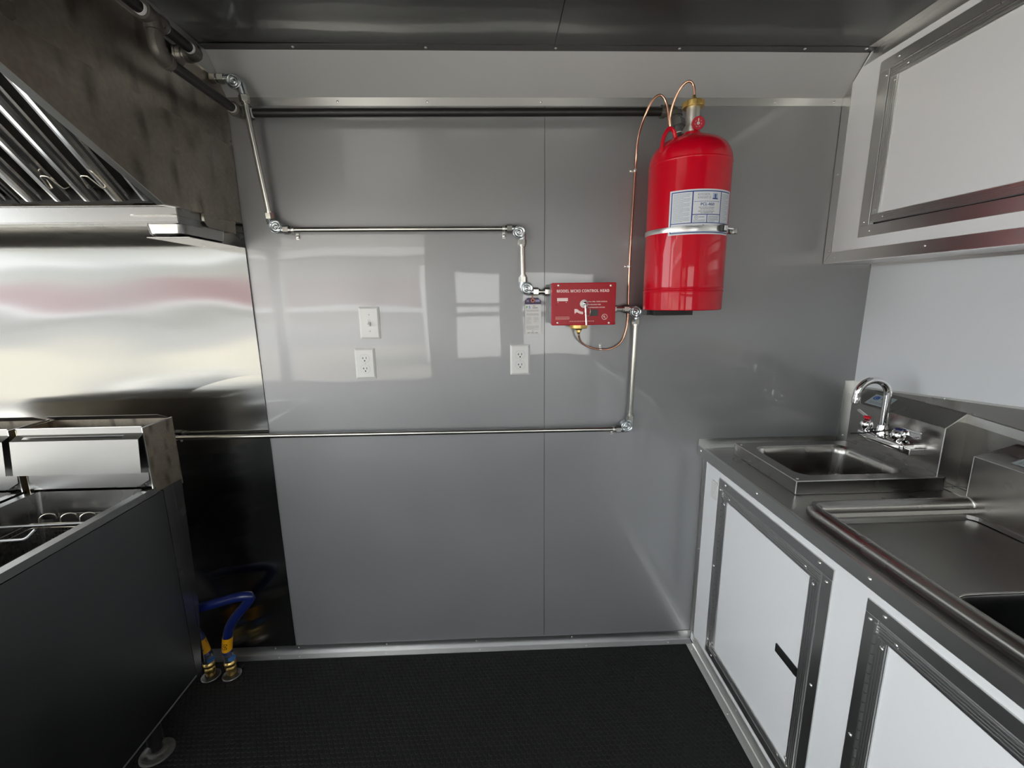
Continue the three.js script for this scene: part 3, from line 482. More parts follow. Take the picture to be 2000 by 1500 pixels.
// ---------------------------------------------------------------- red control box
const box = thing('control_box', 'red control head box with white lettering mounted left of the tank', 'control box');
{
  const x0 = 0.193, x1 = 0.4175, y0 = 1.389, y1 = 1.535, zf = 0.104;
  add('housing', bx(x0 + 0.002, x1 - 0.002, y0 + 0.002, y1 - 0.001, 0.001, 0.082, 0.004), M.grey, box);
  add('cover', [bx(x0, x1, y0, y1, 0.078, zf, 0.003)], M.redBox, box);
  const art = canvasTex(1536, 1000, (g, w, h) => {
    g.fillStyle = '#a8081f'; g.fillRect(0, 0, w, h);
    g.fillStyle = '#f1dcd8'; g.textBaseline = 'middle'; g.font = 'bold 96px sans-serif';
    const t = 'MODEL MCH3 CONTROL HEAD', tw = g.measureText(t).width; g.save(); g.translate(90, 178); g.scale(1300 / tw, 1); g.fillText(t, 0, 0); g.restore();
    g.fillRect(105, 345, 265, 78); g.beginPath(); g.arc(128, 450, 10, 0, 7); g.arc(330, 450, 10, 0, 7); g.fill();
    g.font = 'bold 40px sans-serif';
    ['PULL PIN, TURN HANDLE', 'TO RELEASE FIRE', 'SUPPRESSION SYSTEM'].forEach((s, i) => g.fillText(s, 866, 442 + i * 72));
    // curved arrow
    g.lineWidth = 60; g.strokeStyle = '#efd9d6'; g.beginPath(); g.arc(765, 455, 265, Math.PI * 0.52, Math.PI * 0.76); g.stroke();
    g.beginPath(); g.moveTo(535, 620); g.lineTo(540, 745); g.lineTo(640, 640); g.closePath(); g.fill();
    g.fillRect(535, 620, 50, 90);
    g.lineWidth = 12; g.beginPath(); g.arc(1285, 822, 66, 0, 7); g.stroke(); g.font = 'bold 70px sans-serif'; g.fillText('U', 1243, 812); g.fillText('L', 1284, 838);
    print(g, 70, 800, 360, 84, 3, '#e8b9b4'); print(g, 410, 912, 640, 26, 1, '#f0d2ce', 0.9);
    g.fillStyle = '#1a0508'; g.beginPath(); g.arc(95, 518, 12, 0, 7); g.fill();
  });
  const face = new THREE.PlaneGeometry(x1 - x0 - 0.006, y1 - y0 - 0.006).translate((x0 + x1) / 2, (y0 + y1) / 2, zf + 0.0003);
  add('printed_face', face, P({ name: 'printed red face', map: art, roughness: 0.3, specularIntensity: 0.6, bumpMap: rep(grainB, 4), bumpScale: 0.00008 }), box, { keepUV: true });
  add('sight_window', bx(0.3275, 0.3555, 1.4205, 1.4425, zf - 0.001, zf + 0.0012), M.black, box);
  screws(box, '+z', [[0.2155, 1.5265, zf], [0.398, 1.524, zf], [0.2135, 1.398, zf], [0.395, 1.396, zf]], 0.95);
  const hub = add('release_handle', [lathe([[0, 0], [0.014, 0], [0.0145, 0.002], [0.013, 0.0035], [0.007, 0.004], [0.0065, 0.011], [0, 0.012]], V(0.305, 1.463, zf), V(0, 0, 1), 28)], M.plastic, box);
  add('pull_pin', [cyl(V(0.3075, 1.464, zf + 0.01), V(0.3135, 1.39, zf + 0.008), 0.0036, 0.0034, 12), lathe([[0, 0], [0.0058, 0], [0.006, 0.005], [0, 0.007]], V(0.3075, 1.4635, zf + 0.008), V(0, 0, 1), 16)], M.chrome, box);
  const ringG = new THREE.TorusGeometry(0.014, 0.0012, 8, 28).scale(0.62, 1.15, 1).rotateY(0.35).translate(0.3185, 1.437, zf + 0.009);
  add('pin_ring', ringG, M.wire, hub);
  add('seal_tie', bx(0.306, 0.3165, 1.4305, 1.4328, zf + 0.003, zf + 0.0125, 0.001), M.black, hub);
  const cap = add('brass_cap', [lathe([[0, 0], [0.0295, 0], [0.0305, 0.001], [0.0305, 0.013], [0.029, 0.0145], [0.012, 0.0145], [0.012, 0.02], [0, 0.02]], V(0.2965, 1.389, 0.058), V(0, -1, 0), 48), ...Array.from({ length: 24 }, (_, i) => bx(-0.001, 0.001, -0.012, -0.002, 0.0298, 0.0312).rotateY(i * Math.PI / 12).translate(0.2965, 1.389, 0.058))], M.brass, box);
  add('tube_nut', [flat(hex(V(0.2965, 1.372, 0.058), V(0.2968, 1.361, 0.058), 0.009)), cyl(V(0.2968, 1.361, 0.058), V(0.2972, 1.353, 0.057), 0.0065, 0.004)], M.brass, cap);
}

// ---------------------------------------------------------------- copper actuation tube with its clips
single('copper_tube', tube([V(0.2972, 1.358, 0.057), V(0.2995, 1.343, 0.054), V(0.312, 1.322, 0.036), V(0.343, 1.302, 0.017), V(0.387, 1.2905, 0.0085), V(0.432, 1.2935, 0.0085), V(0.468, 1.318, 0.0085), V(0.486, 1.365, 0.0085), V(0.4905, 1.43, 0.0085), V(0.4895, 1.5, 0.0085), V(0.4895, 1.6, 0.0085), V(0.4925, 1.76, 0.0085), V(0.496, 1.9, 0.0085), V(0.4965, 1.96, 0.014), V(0.493, 2.02, 0.045), V(0.5, 2.07, 0.085), V(0.52, 2.111, 0.1), V(0.5405, 2.1215, 0.1), V(0.5565, 2.109, 0.1), V(0.568, 2.078, 0.1), V(0.5745, 2.036, 0.1), V(0.577, 2.016, 0.103), V(0.5755, 2.026, 0.108), V(0.5715, 2.056, 0.114), V(0.5785, 2.1, 0.13), V(0.594, 2.13, 0.145), V(0.61, 2.138, 0.155), V(0.6225, 2.13, 0.155), V(0.628, 2.112, 0.155), V(0.629, 2.092, 0.155)], 0.0038, 420, 10), M.copper,
  'thin copper tube looping from the red box up the wall to the tank valve', 'tube');
clip('copper tube clip highest on the wall, left of the tank label', 0.496, 1.92, 'h', 0.0041, 'tube_clip', 'clips holding the copper tube');
clip('copper tube clip on the wall directly above the right end of the red box', 0.4895, 1.594, 'h', 0.0041, 'tube_clip', 'clips holding the copper tube');
{ const c = thing('tube_clip', 'copper tube clip at the bottom of the loop under the red box', 'clip', 'clips holding the copper tube');
  add('strap', [lathe([[0.0041, -0.004], [0.0057, -0.004], [0.0057, 0.004], [0.0041, 0.004], [0.0041, -0.004]], V(0.39, 1.2905, 0.0085), V(1, 0, 0), 16), bx(0.386, 0.394, 1.294, 1.31, 0.001, 0.003)], M.screw, c); screws(c, '+z', [[0.39, 1.304, 0.003]], 1.1); }

// ---------------------------------------------------------------- red agent tank on its bracket
const TX = 0.628, TZ = 0.155, TR = 0.1253;
const brk = thing('tank_bracket', 'black wall bracket holding the red tank, its feet showing below it', 'bracket');
add('back_plate', bx(TX - 0.05, TX + 0.05, 1.425, 1.9, 0.001, 0.006), M.black, brk);
add('shelf', [bx(0.535, 0.665, 1.4215, 1.4385, 0.003, 0.165), bx(0.523, 0.55, 1.4215, 1.4385, 0.06, 0.12)], M.black, brk);
add('saddle', [bx(TX - 0.06, TX + 0.06, 1.64, 1.72, 0.006, 0.0285)], M.black, brk);
const tank = thing('agent_tank', 'big glossy red agent tank with printed label strapped to the wall', 'tank');
{
  const at = V(TX, 0, TZ), pr = [[0.0, 1.4405], [TR - 0.003, 1.44], [TR, 1.443], [TR, 1.4955], [TR + 0.0016, 1.4985], [TR + 0.0016, 1.5005], [TR, 1.5035], [TR - 0.0014, 1.505], [TR, 1.5068], [TR + 0.0016, 1.5095], [TR + 0.0016, 1.5115], [TR, 1.5145], [TR, 1.888], [TR + 0.0013, 1.8905], [TR + 0.0013, 1.8925], [TR, 1.895]];
  for (let i = 0; i <= 16; i++) { const t = i / 16 * Math.PI / 2; pr.push([0.027 + (TR - 0.027) * Math.pow(Math.cos(t), 0.82), 1.895 + 0.079 * Math.sin(t)]); }
  const g = new THREE.LatheGeometry(pr.map(([r, y]) => new THREE.Vector2(r, y)), 96).translate(at.x, 0, at.z);
  add('shell', g, M.red, tank);
  add('neck', lathe([[0.0275, 1.965], [0.0275, 1.9885], [0.026, 1.9905], [0.02, 1.9905]], at, V(0, 1, 0), 40), M.red, tank);
  add('lifting_ring', [new THREE.TubeGeometry(new THREE.CatmullRomCurve3([V(0.519, 1.925, 0.203), V(0.519, 1.95, 0.203), V(0.527, 1.975, 0.202), V(0.54, 1.989, 0.2), V(0.553, 1.983, 0.198), V(0.561, 1.963, 0.196), V(0.56, 1.935, 0.196)]), 40, 0.006, 10, false), bx(0.514, 0.566, 1.922, 1.936, 0.19, 0.208, 0.004)], M.red, tank);
  const val = add('valve', [lathe([[0.019, 1.989], [0.021, 1.999], [0.019, 2.012], [0.0185, 2.028], [0.0205, 2.031], [0.0205, 2.064], [0.019, 2.066]], at, V(0, 1, 0), 32), cyl(V(TX - 0.004, 2.02, TZ + 0.002), V(TX - 0.022, 1.985, TZ - 0.002), 0.011, 0.013), cyl(V(TX, 2.008, TZ + 0.012), V(0.632, 2.004, TZ + 0.034), 0.008)], M.nickel, tank);
  add('brass_cap', [lathe([[0.018, 2.0625], [0.0305, 2.0625], [0.0312, 2.064], [0.0312, 2.078], [0.03, 2.0795], [0.01, 2.08]], at, V(0, 1, 0), 48), ...Array.from({ length: 24 }, (_, i) => bx(-0.0014, 0.0014, 2.0645, 2.0775, 0.0305, 0.0324).rotateY(i * Math.PI / 12).translate(TX, 0, TZ)), flat(hex(V(TX, 2.079, TZ), V(TX + 0.0005, 2.0905, TZ), 0.0095)), cyl(V(TX, 2.09, TZ), V(TX + 0.001, 2.099, TZ), 0.0068, 0.0045)], M.brass, val);
  const gaugeT = canvasTex(256, 256, (g) => { g.fillStyle = '#a3122c'; g.fillRect(0, 0, 256, 256); g.strokeStyle = '#e3a6a6'; g.lineWidth = 9; for (let i = 0; i < 7; i++) { const a = i * 0.9; g.beginPath(); g.arc(128, 128, 74, a, a + 0.45); g.stroke(); } g.fillStyle = '#b9b3ad'; g.beginPath(); g.arc(128, 128, 34, 0, 7); g.fill(); g.fillStyle = '#d8cfa0'; g.fillRect(118, 26, 20, 60); });
  const gd = V(-0.25, -0.15, 1).normalize(), gp = V(0.631, 2.0065, TZ + 0.036);
  const gauge = add('pressure_gauge', [lathe([[0, -0.007], [0.017, -0.007], [0.0188, -0.004], [0.0188, 0.004], [0.0172, 0.006], [0.0165, 0.0042]], gp, gd, 32)], M.red, val);
  const gf = new THREE.CircleGeometry(0.0168, 32); gf.applyQuaternion(new THREE.Quaternion().setFromUnitVectors(V(0, 0, 1), gd)).translate(...gp.clone().addScaledVector(gd, 0.004).toArray());
  add('gauge_face', gf, P({ name: 'gauge face', map: gaugeT, roughness: 0.35 }), val, { keepUV: true });
  // printed label wrapped round the shell
  const label = canvasTex(1400, 880, (g, w, h) => {
    g.fillStyle = '#d7dade'; g.fillRect(0, 0, w, h);
    g.strokeStyle = '#123a86'; g.lineWidth = 20; g.strokeRect(42, 40, w - 84, h - 80);
    g.lineWidth = 22; const ln = (a, b, c, d) => { g.beginPath(); g.moveTo(a, b); g.lineTo(c, d); g.stroke(); };
    ln(440, 40, 440, 655); ln(1040, 40, 1040, 655); g.lineWidth = 15; ln(42, 655, w - 42, 655); ln(440, 492, 1040, 492); ln(735, 492, 735, 655);
    print(g, 75, 70, 330, 560, 30, '#8d9ab0', 0.9); print(g, 1065, 80, 260, 560, 26, '#8d98aa', 0.9);
    g.fillStyle = '#5d6b80'; g.font = '54px serif'; g.fillText('KITCHEN', 530, 125); g.fillText('KNIGHT II', 530, 185);
    g.fillStyle = '#33508c'; g.fillRect(830, 175, 125, 24); g.fillStyle = '#9fb0cc'; g.fillRect(838, 80, 110, 95); g.fillStyle = '#2a4580'; g.beginPath(); g.arc(895, 118, 20, 0, 7); g.fill(); g.fillRect(880, 125, 30, 50);
    print(g, 470, 232, 545, 20, 1, '#41569a', 0.95);
    g.fillStyle = '#2c4083'; g.font = 'bold 78px sans-serif'; g.fillText('PCL-460', 588, 322);
    g.fillStyle = '#454c62'; g.font = 'bold 26px sans-serif'; g.fillText('THIS SYSTEM IS INTENDED', 560, 366); g.fillText('FOR INDOOR USE ONLY', 588, 398); g.fillText('MEETS THE REQUIREMENTS', 556, 440); g.fillText('OF STANDARD UL300', 600, 470);
    g.strokeStyle = '#33425e'; g.lineWidth = 6; g.beginPath(); g.arc(525, 548, 32, 0, 7); g.stroke(); g.font = 'bold 30px sans-serif'; g.fillText('UL', 505, 558);
    print(g, 575, 530, 120, 30, 1, '#4d5a75'); print(g, 470, 590, 240, 50, 3, '#77839b'); print(g, 770, 520, 240, 115, 5, '#66738f');
    g.fillStyle = '#1c2f7d'; g.font = 'bold 62px serif'; g.fillText('Pyro', 650, 735);
    print(g, 75, 690, 400, 130, 6, '#8c99b2'); print(g, 900, 690, 430, 130, 6, '#8c99b2');
  });
  const d2r = Math.PI / 180, a0 = -46.5 * d2r, a1 = 50 * d2r;
  const lg = new THREE.CylinderGeometry(TR + 0.0008, TR + 0.0008, 0.129, 64, 1, true, a0, a1 - a0).translate(TX, 1.7335, TZ);
  add('printed_label', lg, P({ name: 'tank label', map: label, roughness: 0.4 }), tank, { keepUV: true });
}
const strap = thing('tank_strap', 'thin steel strap clamped round the middle of the red tank', 'strap');
add('band', lathe([[TR + 0.0014, 1.6795], [TR + 0.003, 1.6795], [TR + 0.003, 1.6942], [TR + 0.0014, 1.6942], [TR + 0.0014, 1.6795]], V(TX, 0, TZ), V(0, 1, 0), 96), M.alu, strap);
{
  const pa = (deg, r) => [TX + r * Math.sin(deg * Math.PI / 180), TZ + r * Math.cos(deg * Math.PI / 180)];
  const [cx, cz] = pa(30, TR + 0.009), [ex, ez] = pa(64, TR + 0.009);
  add('clamp_lug', [bx(-0.011, 0.011, 1.677, 1.6975, -0.007, 0.006, 0.002).rotateY(30 * Math.PI / 180).translate(cx, 0, cz)], M.black, strap);
  add('clamp_screw', [cyl(V(cx, 1.687, cz + 0.004), V(cx + 0.036, 1.686, cz - 0.012), 0.0035), flat(hex(V(cx - 0.004, 1.687, cz + 0.007), V(cx + 0.007, 1.687, cz + 0.002), 0.0085))], M.chrome, strap);
  add('band_end', [lathe([[0.012, 1.6775], [0.0132, 1.6775], [0.0132, 1.6925], [0.012, 1.6925], [0.012, 1.6775]], V(ex + 0.005, 0, ez + 0.004), V(0, 1, 0), 24)], M.steel, strap);
}

// ---------------------------------------------------------------- hanging inspection tag
const tag = thing('inspection_tag', 'small white service tag with purple top hanging below a pulley', 'tag');
{
  const art = canvasTex(512, 1100, (g, w, h) => {
    g.fillStyle = '#dad8d5'; g.fillRect(0, 0, w, h); g.fillStyle = '#473a58'; g.fillRect(0, 0, w, 195);
    g.fillStyle = '#b6afc2'; print(g, 50, 60, 80, 70, 2, '#cfc8d6'); g.fillStyle = '#9b98b4'; g.fillRect(325, 55, 145, 70);
    g.font = 'bold 110px sans-serif'; g.fillStyle = '#3fae52'; g.fillText('P', 28, 320); g.fillStyle = '#3a55c8'; g.fillText('S', 118, 320);
    g.fillStyle = '#47434a'; g.font = 'bold 44px sans-serif'; g.fillText('PYE', 250, 262); g.fillText('BARKER', 240, 318);
    print(g, 50, 355, 400, 60, 3, '#8e8a88'); print(g, 50, 465, 400, 70, 2, '#8a8684');
    g.strokeStyle = '#b3b0ad'; g.lineWidth = 4; g.strokeRect(35, 560, 180, 240); g.strokeRect(270, 560, 180, 190);
    print(g, 50, 575, 150, 210, 8, '#a9a6a4'); print(g, 285, 580, 150, 150, 6, '#a9a6a4'); print(g, 40, 835, 420, 130, 6, '#9a9795');
    g.fillStyle = '#3b3838'; g.beginPath(); g.arc(248, 1005, 12, 0, 7); g.fill(); g.font = 'bold 40px sans-serif'; g.fillText('2024 / 2025 / 2026', 70, 1068);
  });
  const x0 = 0.1045, x1 = 0.1645, y0 = 1.352, y1 = 1.4855, c = 0.011;
  const s = shapeOf([[x0, y0], [x1, y0], [x1, y1 - c], [x1 - c, y1], [x0 + c, y1], [x0, y1 - c]]), g = new THREE.ExtrudeGeometry(s, { depth: 0.0006, bevelEnabled: false }).translate(0, 0, 0.0105);
  add('card', g, M.plastic, tag);
  const f = new THREE.ShapeGeometry(s).translate(0, 0, 0.0113), p = f.attributes.position, uv = new Float32Array(p.count * 2);
  for (let i = 0; i < p.count; i++) { uv[2 * i] = (p.getX(i) - x0) / (x1 - x0); uv[2 * i + 1] = (p.getY(i) - y0) / (y1 - y0); }
  f.setAttribute('uv', new THREE.BufferAttribute(uv, 2));
  add('printed_front', f, P({ name: 'tag print', map: art, roughness: 0.55 }), tag, { keepUV: true });
  add('tie', [new THREE.TorusGeometry(0.0058, 0.0017, 8, 24).translate(0.1335, 1.476, 0.0125), tube([V(0.133, 1.481, 0.0135), V(0.1335, 1.49, 0.016), V(0.134, 1.5, 0.024)], 0.0013, 10, 6)], M.orange, tag);
}

// ---------------------------------------------------------------- wall plates
function plate(x, y, w = 0.0755, h = 0.1158) {
  // bevelled cover: outer edge on the wall, inner face proud of it
  const ring = (k) => rrect(x - w / 2 + k, x + w / 2 - k, y - h / 2 + k, y + h / 2 - k, 0.002, 2);
  const g = loft([[ring(0), 0.0005], [ring(0.0004), 0.0022], [ring(0.0062), 0.0066], [ring(0.0075), 0.007]], true, false);
  // rings were laid out in (x, z) over y: turn so that they lie in (x, y) over z
  const p = g.attributes.position; for (let i = 0; i < p.count; i++) { const a = p.getY(i), b = p.getZ(i); p.setY(i, b); p.setZ(i, a); }
  const idx = Array.from(g.index.array).reverse(); g.setIndex(idx);
  return flat(g);
}
function outlet(label, x, y) {
  const o = thing('wall_outlet', label, 'outlet');
  add('cover_plate', plate(x, y), M.plastic, o);
  for (const s of [1, -1]) {
    const cy = y + s * 0.0195, pts = []; for (let i = 0; i < 40; i++) { const a = i / 40 * 2 * Math.PI; pts.push([x + 0.0172 * Math.cos(a), cy + Math.max(-0.0142, Math.min(0.0142, 0.0172 * Math.sin(a)))]); }
    add('face_groove', exZ(pts.map(([a, b]) => [x + (a - x) * 1.045, cy + (b - cy) * 1.05]), 0.0062, 0.00712), M.grey, o);
    const r = add('receptacle', exZ(pts, 0.0062, 0.0080), M.plastic, o);
    add('slot', [bx(x + 0.0046, x + 0.0068, cy - 0.002, cy + 0.0062, 0.0075, 0.0083), bx(x - 0.0068, x - 0.0048, cy - 0.0024, cy + 0.0056, 0.0075, 0.0083), bx(x - 0.0098, x - 0.0068, cy + 0.0008, cy + 0.0025, 0.0075, 0.0083), cyl(V(x - 0.0002, cy - 0.0082, 0.0075), V(x - 0.0002, cy - 0.0082, 0.0083), 0.0026)], M.black, r);
  }
  const m = new THREE.Mesh(screwG, M.plastic); m.name = numbered('cover_screw'); m.position.set(x, y, 0.0068); m.quaternion.setFromUnitVectors(V(0, 1, 0), V(0, 0, 1)); m.scale.setScalar(0.7); o.add(m);
  return o;
}
outlet('white double outlet directly below the light switch', -0.496, 1.2515);
outlet('white double outlet below the hanging tag', 0.0855, 1.256);
{
  const x = -0.469, y = 1.402, s = thing('light_switch', 'white toggle switch plate above the left outlet', 'switch');
  add('cover_plate', plate(x, y, 0.0755, 0.118), M.plastic, s);
  add('toggle', [exX([[0.006, y + 0.006], [0.006, y - 0.006], [0.018, y - 0.0105], [0.0185, y - 0.0045]], x - 0.0042, x + 0.0042)], M.plastic, s);
  add('toggle_slot', bx(x - 0.0055, x + 0.0055, y - 0.0125, y + 0.0125, 0.0062, 0.00725), M.grey, s);
  for (const d of [0.03, -0.03]) { const m = new THREE.Mesh(screwG, M.plastic); m.name = numbered('cover_screw'); m.position.set(x, y + d, 0.0068); m.quaternion.setFromUnitVectors(V(0, 1, 0), V(0, 0, 1)); m.scale.setScalar(0.65); s.add(m); }
}
// ---------------------------------------------------------------- base cabinet with two doors
const BX = 0.825, ZE = 1.9;
const ridged = (len, w) => { // strip with long ridges: length along z from 0, width along y, proud towards -x
  const pts = [[0, 0], [-0.0035, 0], [-0.0035, w * 0.1]]; for (const k of [0.2, 0.42, 0.64, 0.86]) pts.push([-0.0035, w * (k - 0.07)], [-0.0062, w * (k - 0.035)], [-0.0062, w * (k + 0.035)], [-0.0035, w * (k + 0.07)]); pts.push([-0.0035, w], [0, w]); return pts.reverse();
};
const ridgeZ = (z0, z1, y0, y1, x) => exZ(ridged(1, y1 - y0), z0, z1).translate(x, y0, 0);
const ridgeY = (y0, y1, z0, z1, x) => { const g = exZ(ridged(1, z1 - z0), 0, y1 - y0); g.applyMatrix4(new THREE.Matrix4().makeBasis(V(1, 0, 0), V(0, 0, 1), V(0, -1, 0))); return g.translate(x, y1, z0); };
const cab = thing('base_cabinet', 'white base cabinet with aluminium trimmed doors under the sink counter', 'cabinet');
const doors = [{ z0: 0.172, z1: 0.671, y0: 0.1035, y1: 0.786 }, { z0: 0.8405, z1: 1.34, y0: 0.1035, y1: 0.786 }];
add('face_panel', exX(rect(0.002, ZE, 0.004, 0.864), BX, BX + 0.012, doors.map((d) => rect(d.z0, d.z1, d.y0, d.y1).reverse())), M.white, cab);
add('inside', bx(BX + 0.03, BX + 0.034, 0.004, 0.864, 0.002, ZE), M.dark, cab);
add('corner_strip', [bx(BX - 0.0016, BX, 0.045, 0.862, 0.002, 0.029), bx(BX - 0.004, BX - 0.0016, 0.045, 0.862, 0.002, 0.004)], M.alu, cab);
screws(cab, '-x', [[BX - 0.0016, 0.845, 0.02], [BX - 0.0016, 0.45, 0.02], [BX - 0.0016, 0.05, 0.02]], 0.8);
add('toe_angle', [exZ([[BX - 0.032, 0.0008], [BX, 0.0008], [BX, 0.049], [BX - 0.0018, 0.049], [BX - 0.0024, 0.006], [BX - 0.006, 0.0028], [BX - 0.032, 0.0028]], 0.031, ZE)], M.alu, cab);
screws(cab, '-x', [[BX - 0.002, 0.036, 0.375], [BX - 0.002, 0.036, 0.055]], 0.7); screws(cab, '+y', [[BX - 0.02, 0.0028, 0.357], [BX - 0.02, 0.0028, 0.06]], 0.7);
doors.forEach((d, i) => {
  const w = 0.0345, fx = BX - 0.0045;
  const strips = [[d.z0 - w, d.z1 + w, d.y1, d.y1 + w - 0.003, 'h'], [d.z0 - w, d.z1 + w, d.y0 - w + 0.003, d.y0, 'h'], [d.z0 - w, d.z0, d.y0, d.y1, 'v'], [d.z1, d.z1 + w - 0.001, d.y0, d.y1, 'v']];
  const fr = strips.map(([a, b, c, e]) => add('door_frame', bx(fx, BX + 0.001, c, e, a, b, 0.0012), M.aluDark, cab));
  screws(fr[0], '-x', [[fx, d.y1 + 0.019, d.z0 + 0.012], [fx, d.y1 + 0.02, d.z1 - 0.013]], 1.1);
  screws(fr[2], '-x', [[fx, d.y1 - 0.012, d.z0 - 0.02], [fx, d.y0 + 0.355, d.z0 - 0.022], [fx, d.y0 + 0.03, d.z0 - 0.02]], 1.1);
  screws(fr[3], '-x', [[fx, d.y1 - 0.014, d.z1 + 0.017], [fx, d.y0 + 0.357, d.z1 + 0.014], [fx, d.y0 + 0.03, d.z1 + 0.016]], 1.1);
  screws(fr[1], '-x', [[fx, d.y0 - 0.015, d.z0 + 0.015]], 1.1);
  const g = 0.0045, z0 = d.z0 + 0.0015, z1 = d.z1 - g, y0 = d.y0 + 0.0015, y1 = d.y1 - g, tw = 0.031;
  const door = add('door', bx(BX - 0.001, BX + 0.018, y0, y1, z0, z1), M.white, cab, { label: i ? 'nearer white door' : 'white door with black latch' });
  add('door_trim', ridgeZ(z0, z1, y1 - tw, y1, BX - 0.001), M.aluDark, door); add('door_trim', ridgeZ(z0, z1, y0, y0 + tw - 0.002, BX - 0.001), M.aluDark, door);
  add('door_trim', ridgeY(y0 + tw, y1 - tw, z0, z0 + tw - 0.002, BX - 0.001), M.aluDark, door); add('door_trim', ridgeY(y0 + tw, y1 - tw, z1 - tw - 0.003, z1, BX - 0.001), M.aluDark, door);
  const kn = []; for (let y = y0 + 0.01; y < y1 - 0.02; y += 0.0256) kn.push(cyl(V(BX - 0.006, y, d.z0 - 0.002), V(BX - 0.006, y + 0.0236, d.z0 - 0.002), 0.0042, 0.0042, 12));
  add('hinge', kn, M.alu, door);
  add('hinge_pin', cyl(V(BX - 0.0055, y0 + 0.006, d.z0 - 0.002), V(BX - 0.0055, y1 - 0.006, d.z0 - 0.002), 0.0028), M.dark, door);
  screws(door, '-x', [[BX - 0.006, y1 - 0.014, z0 + 0.047], [BX - 0.006, y1 - 0.049, z0 + 0.0175], [BX - 0.006, y1 - 0.014, z1 - 0.052], [BX - 0.006, y1 - 0.044, z1 - 0.017], [BX - 0.006, y0 + 0.022, z1 - 0.066], [BX - 0.006, y0 + 0.052, z1 - 0.033], [BX - 0.006, y0 + 0.015, z0 + 0.045], [BX - 0.006, y0 + 0.043, z0 + 0.018]], 1.1);
  const lz0 = z1 - 0.132, lz1 = z1 - 0.036, ly = d.y0 + 0.3405;
  add('latch', [exX(rrect(lz0, lz1, ly - 0.014, ly + 0.0135, 0.003), BX - 0.004, BX, [rrect(lz0 + 0.004, lz1 - 0.006, ly - 0.0105, ly + 0.01, 0.004).reverse()]), exX([[lz0 + 0.004, ly - 0.0105], [lz1 - 0.006, ly - 0.0105], [lz1 - 0.006, ly + 0.01], [lz0 + 0.004, ly + 0.01]], BX - 0.003, BX - 0.0012), exX(rrect(lz1 - 0.012, lz1 - 0.004, ly - 0.011, ly + 0.0105, 0.002), BX - 0.007, BX - 0.002)], M.black, door);
});
{ // receptacle in the cabinet face
  const o = thing('wall_outlet', 'white outlet low on the cabinet face under the counter corner', 'outlet');
  add('cover_plate', exX(rrect(0.083, 0.125, 0.716, 0.787, 0.006), BX - 0.004, BX - 0.0002), M.plastic, o);
  for (const y of [0.77, 0.733]) add('receptacle', exX(rrect(0.091, 0.117, y - 0.012, y + 0.012, 0.008), BX - 0.0055, BX - 0.0035), M.plastic, o);
}

// ---------------------------------------------------------------- steel counter
const ctr = thing('steel_counter', 'grey steel counter top with screwed front lip over the white cabinet', 'counter');
add('worktop', exY([[0.7965, 0.002], [1.398, 0.002], [1.398, ZE], [0.7965, ZE]], 0.888, 0.899, [rrect(0.9, 1.3, 0.135, 0.43, 0.03).reverse(), rrect(0.85, 1.27, 0.6, ZE - 0.1, 0.03).reverse()]), M.counter, ctr);
add('front_lip', [exZ([[0.7945, 0.861], [0.7965, 0.861], [0.7965, 0.8985], [0.803, 0.8985], [0.803, 0.9003], [0.796, 0.9003], [0.7945, 0.899]], 0.002, ZE)], M.alu, ctr);
add('wall_angle', [exX([[0.0025, 0.899], [0.045, 0.899], [0.045, 0.9006], [0.0042, 0.9006], [0.0042, 0.925], [0.0025, 0.925]], 0.797, 1.36)], M.alu, ctr);
screws(ctr, '-x', [[0.7945, 0.884, 0.033], [0.7945, 0.882, 0.411], [0.7945, 0.882, 0.83], [0.7945, 0.882, 1.25]], 1.1);
screws(ctr, '+y', [[0.82, 0.9006, 0.022], [0.91, 0.9006, 0.024]], 0.9);
add('foot_strip', bx(1.352, 1.3965, 0.899, 0.9006, 0.44, 0.53), M.alu, ctr); screws(ctr, '+y', [[1.378, 0.9006, 0.452], [1.376, 0.9006, 0.496]], 0.9);

// steel flashing on the right wall behind the sinks
const flash = thing('wall_flashing', 'steel flashing strip along the white wall behind both sinks', 'flashing');
add('sheet', exX([[0.041, 0.902], [1.5, 0.902], [1.5, 1.19], [0.62, 1.186], [0.041, 1.1305]], 1.3995, 1.4055), M.sink, flash);
add('top_cap', exX([[0.041, 1.1275], [0.62, 1.183], [1.5, 1.187], [1.5, 1.192], [0.62, 1.188], [0.041, 1.1325]], 1.396, 1.4055), M.alu, flash);
add('folded_band', exX([[0.41, 1.105], [0.41, 1.131], [0.6, 1.12], [1.5, 1.09], [1.5, 1.0], [0.6, 1.094]], 1.3935, 1.3992), M.alu, flash);
screws(flash, '-x', [[1.396, 1.104, 0.07], [1.396, 1.16, 0.36]], 0.8);

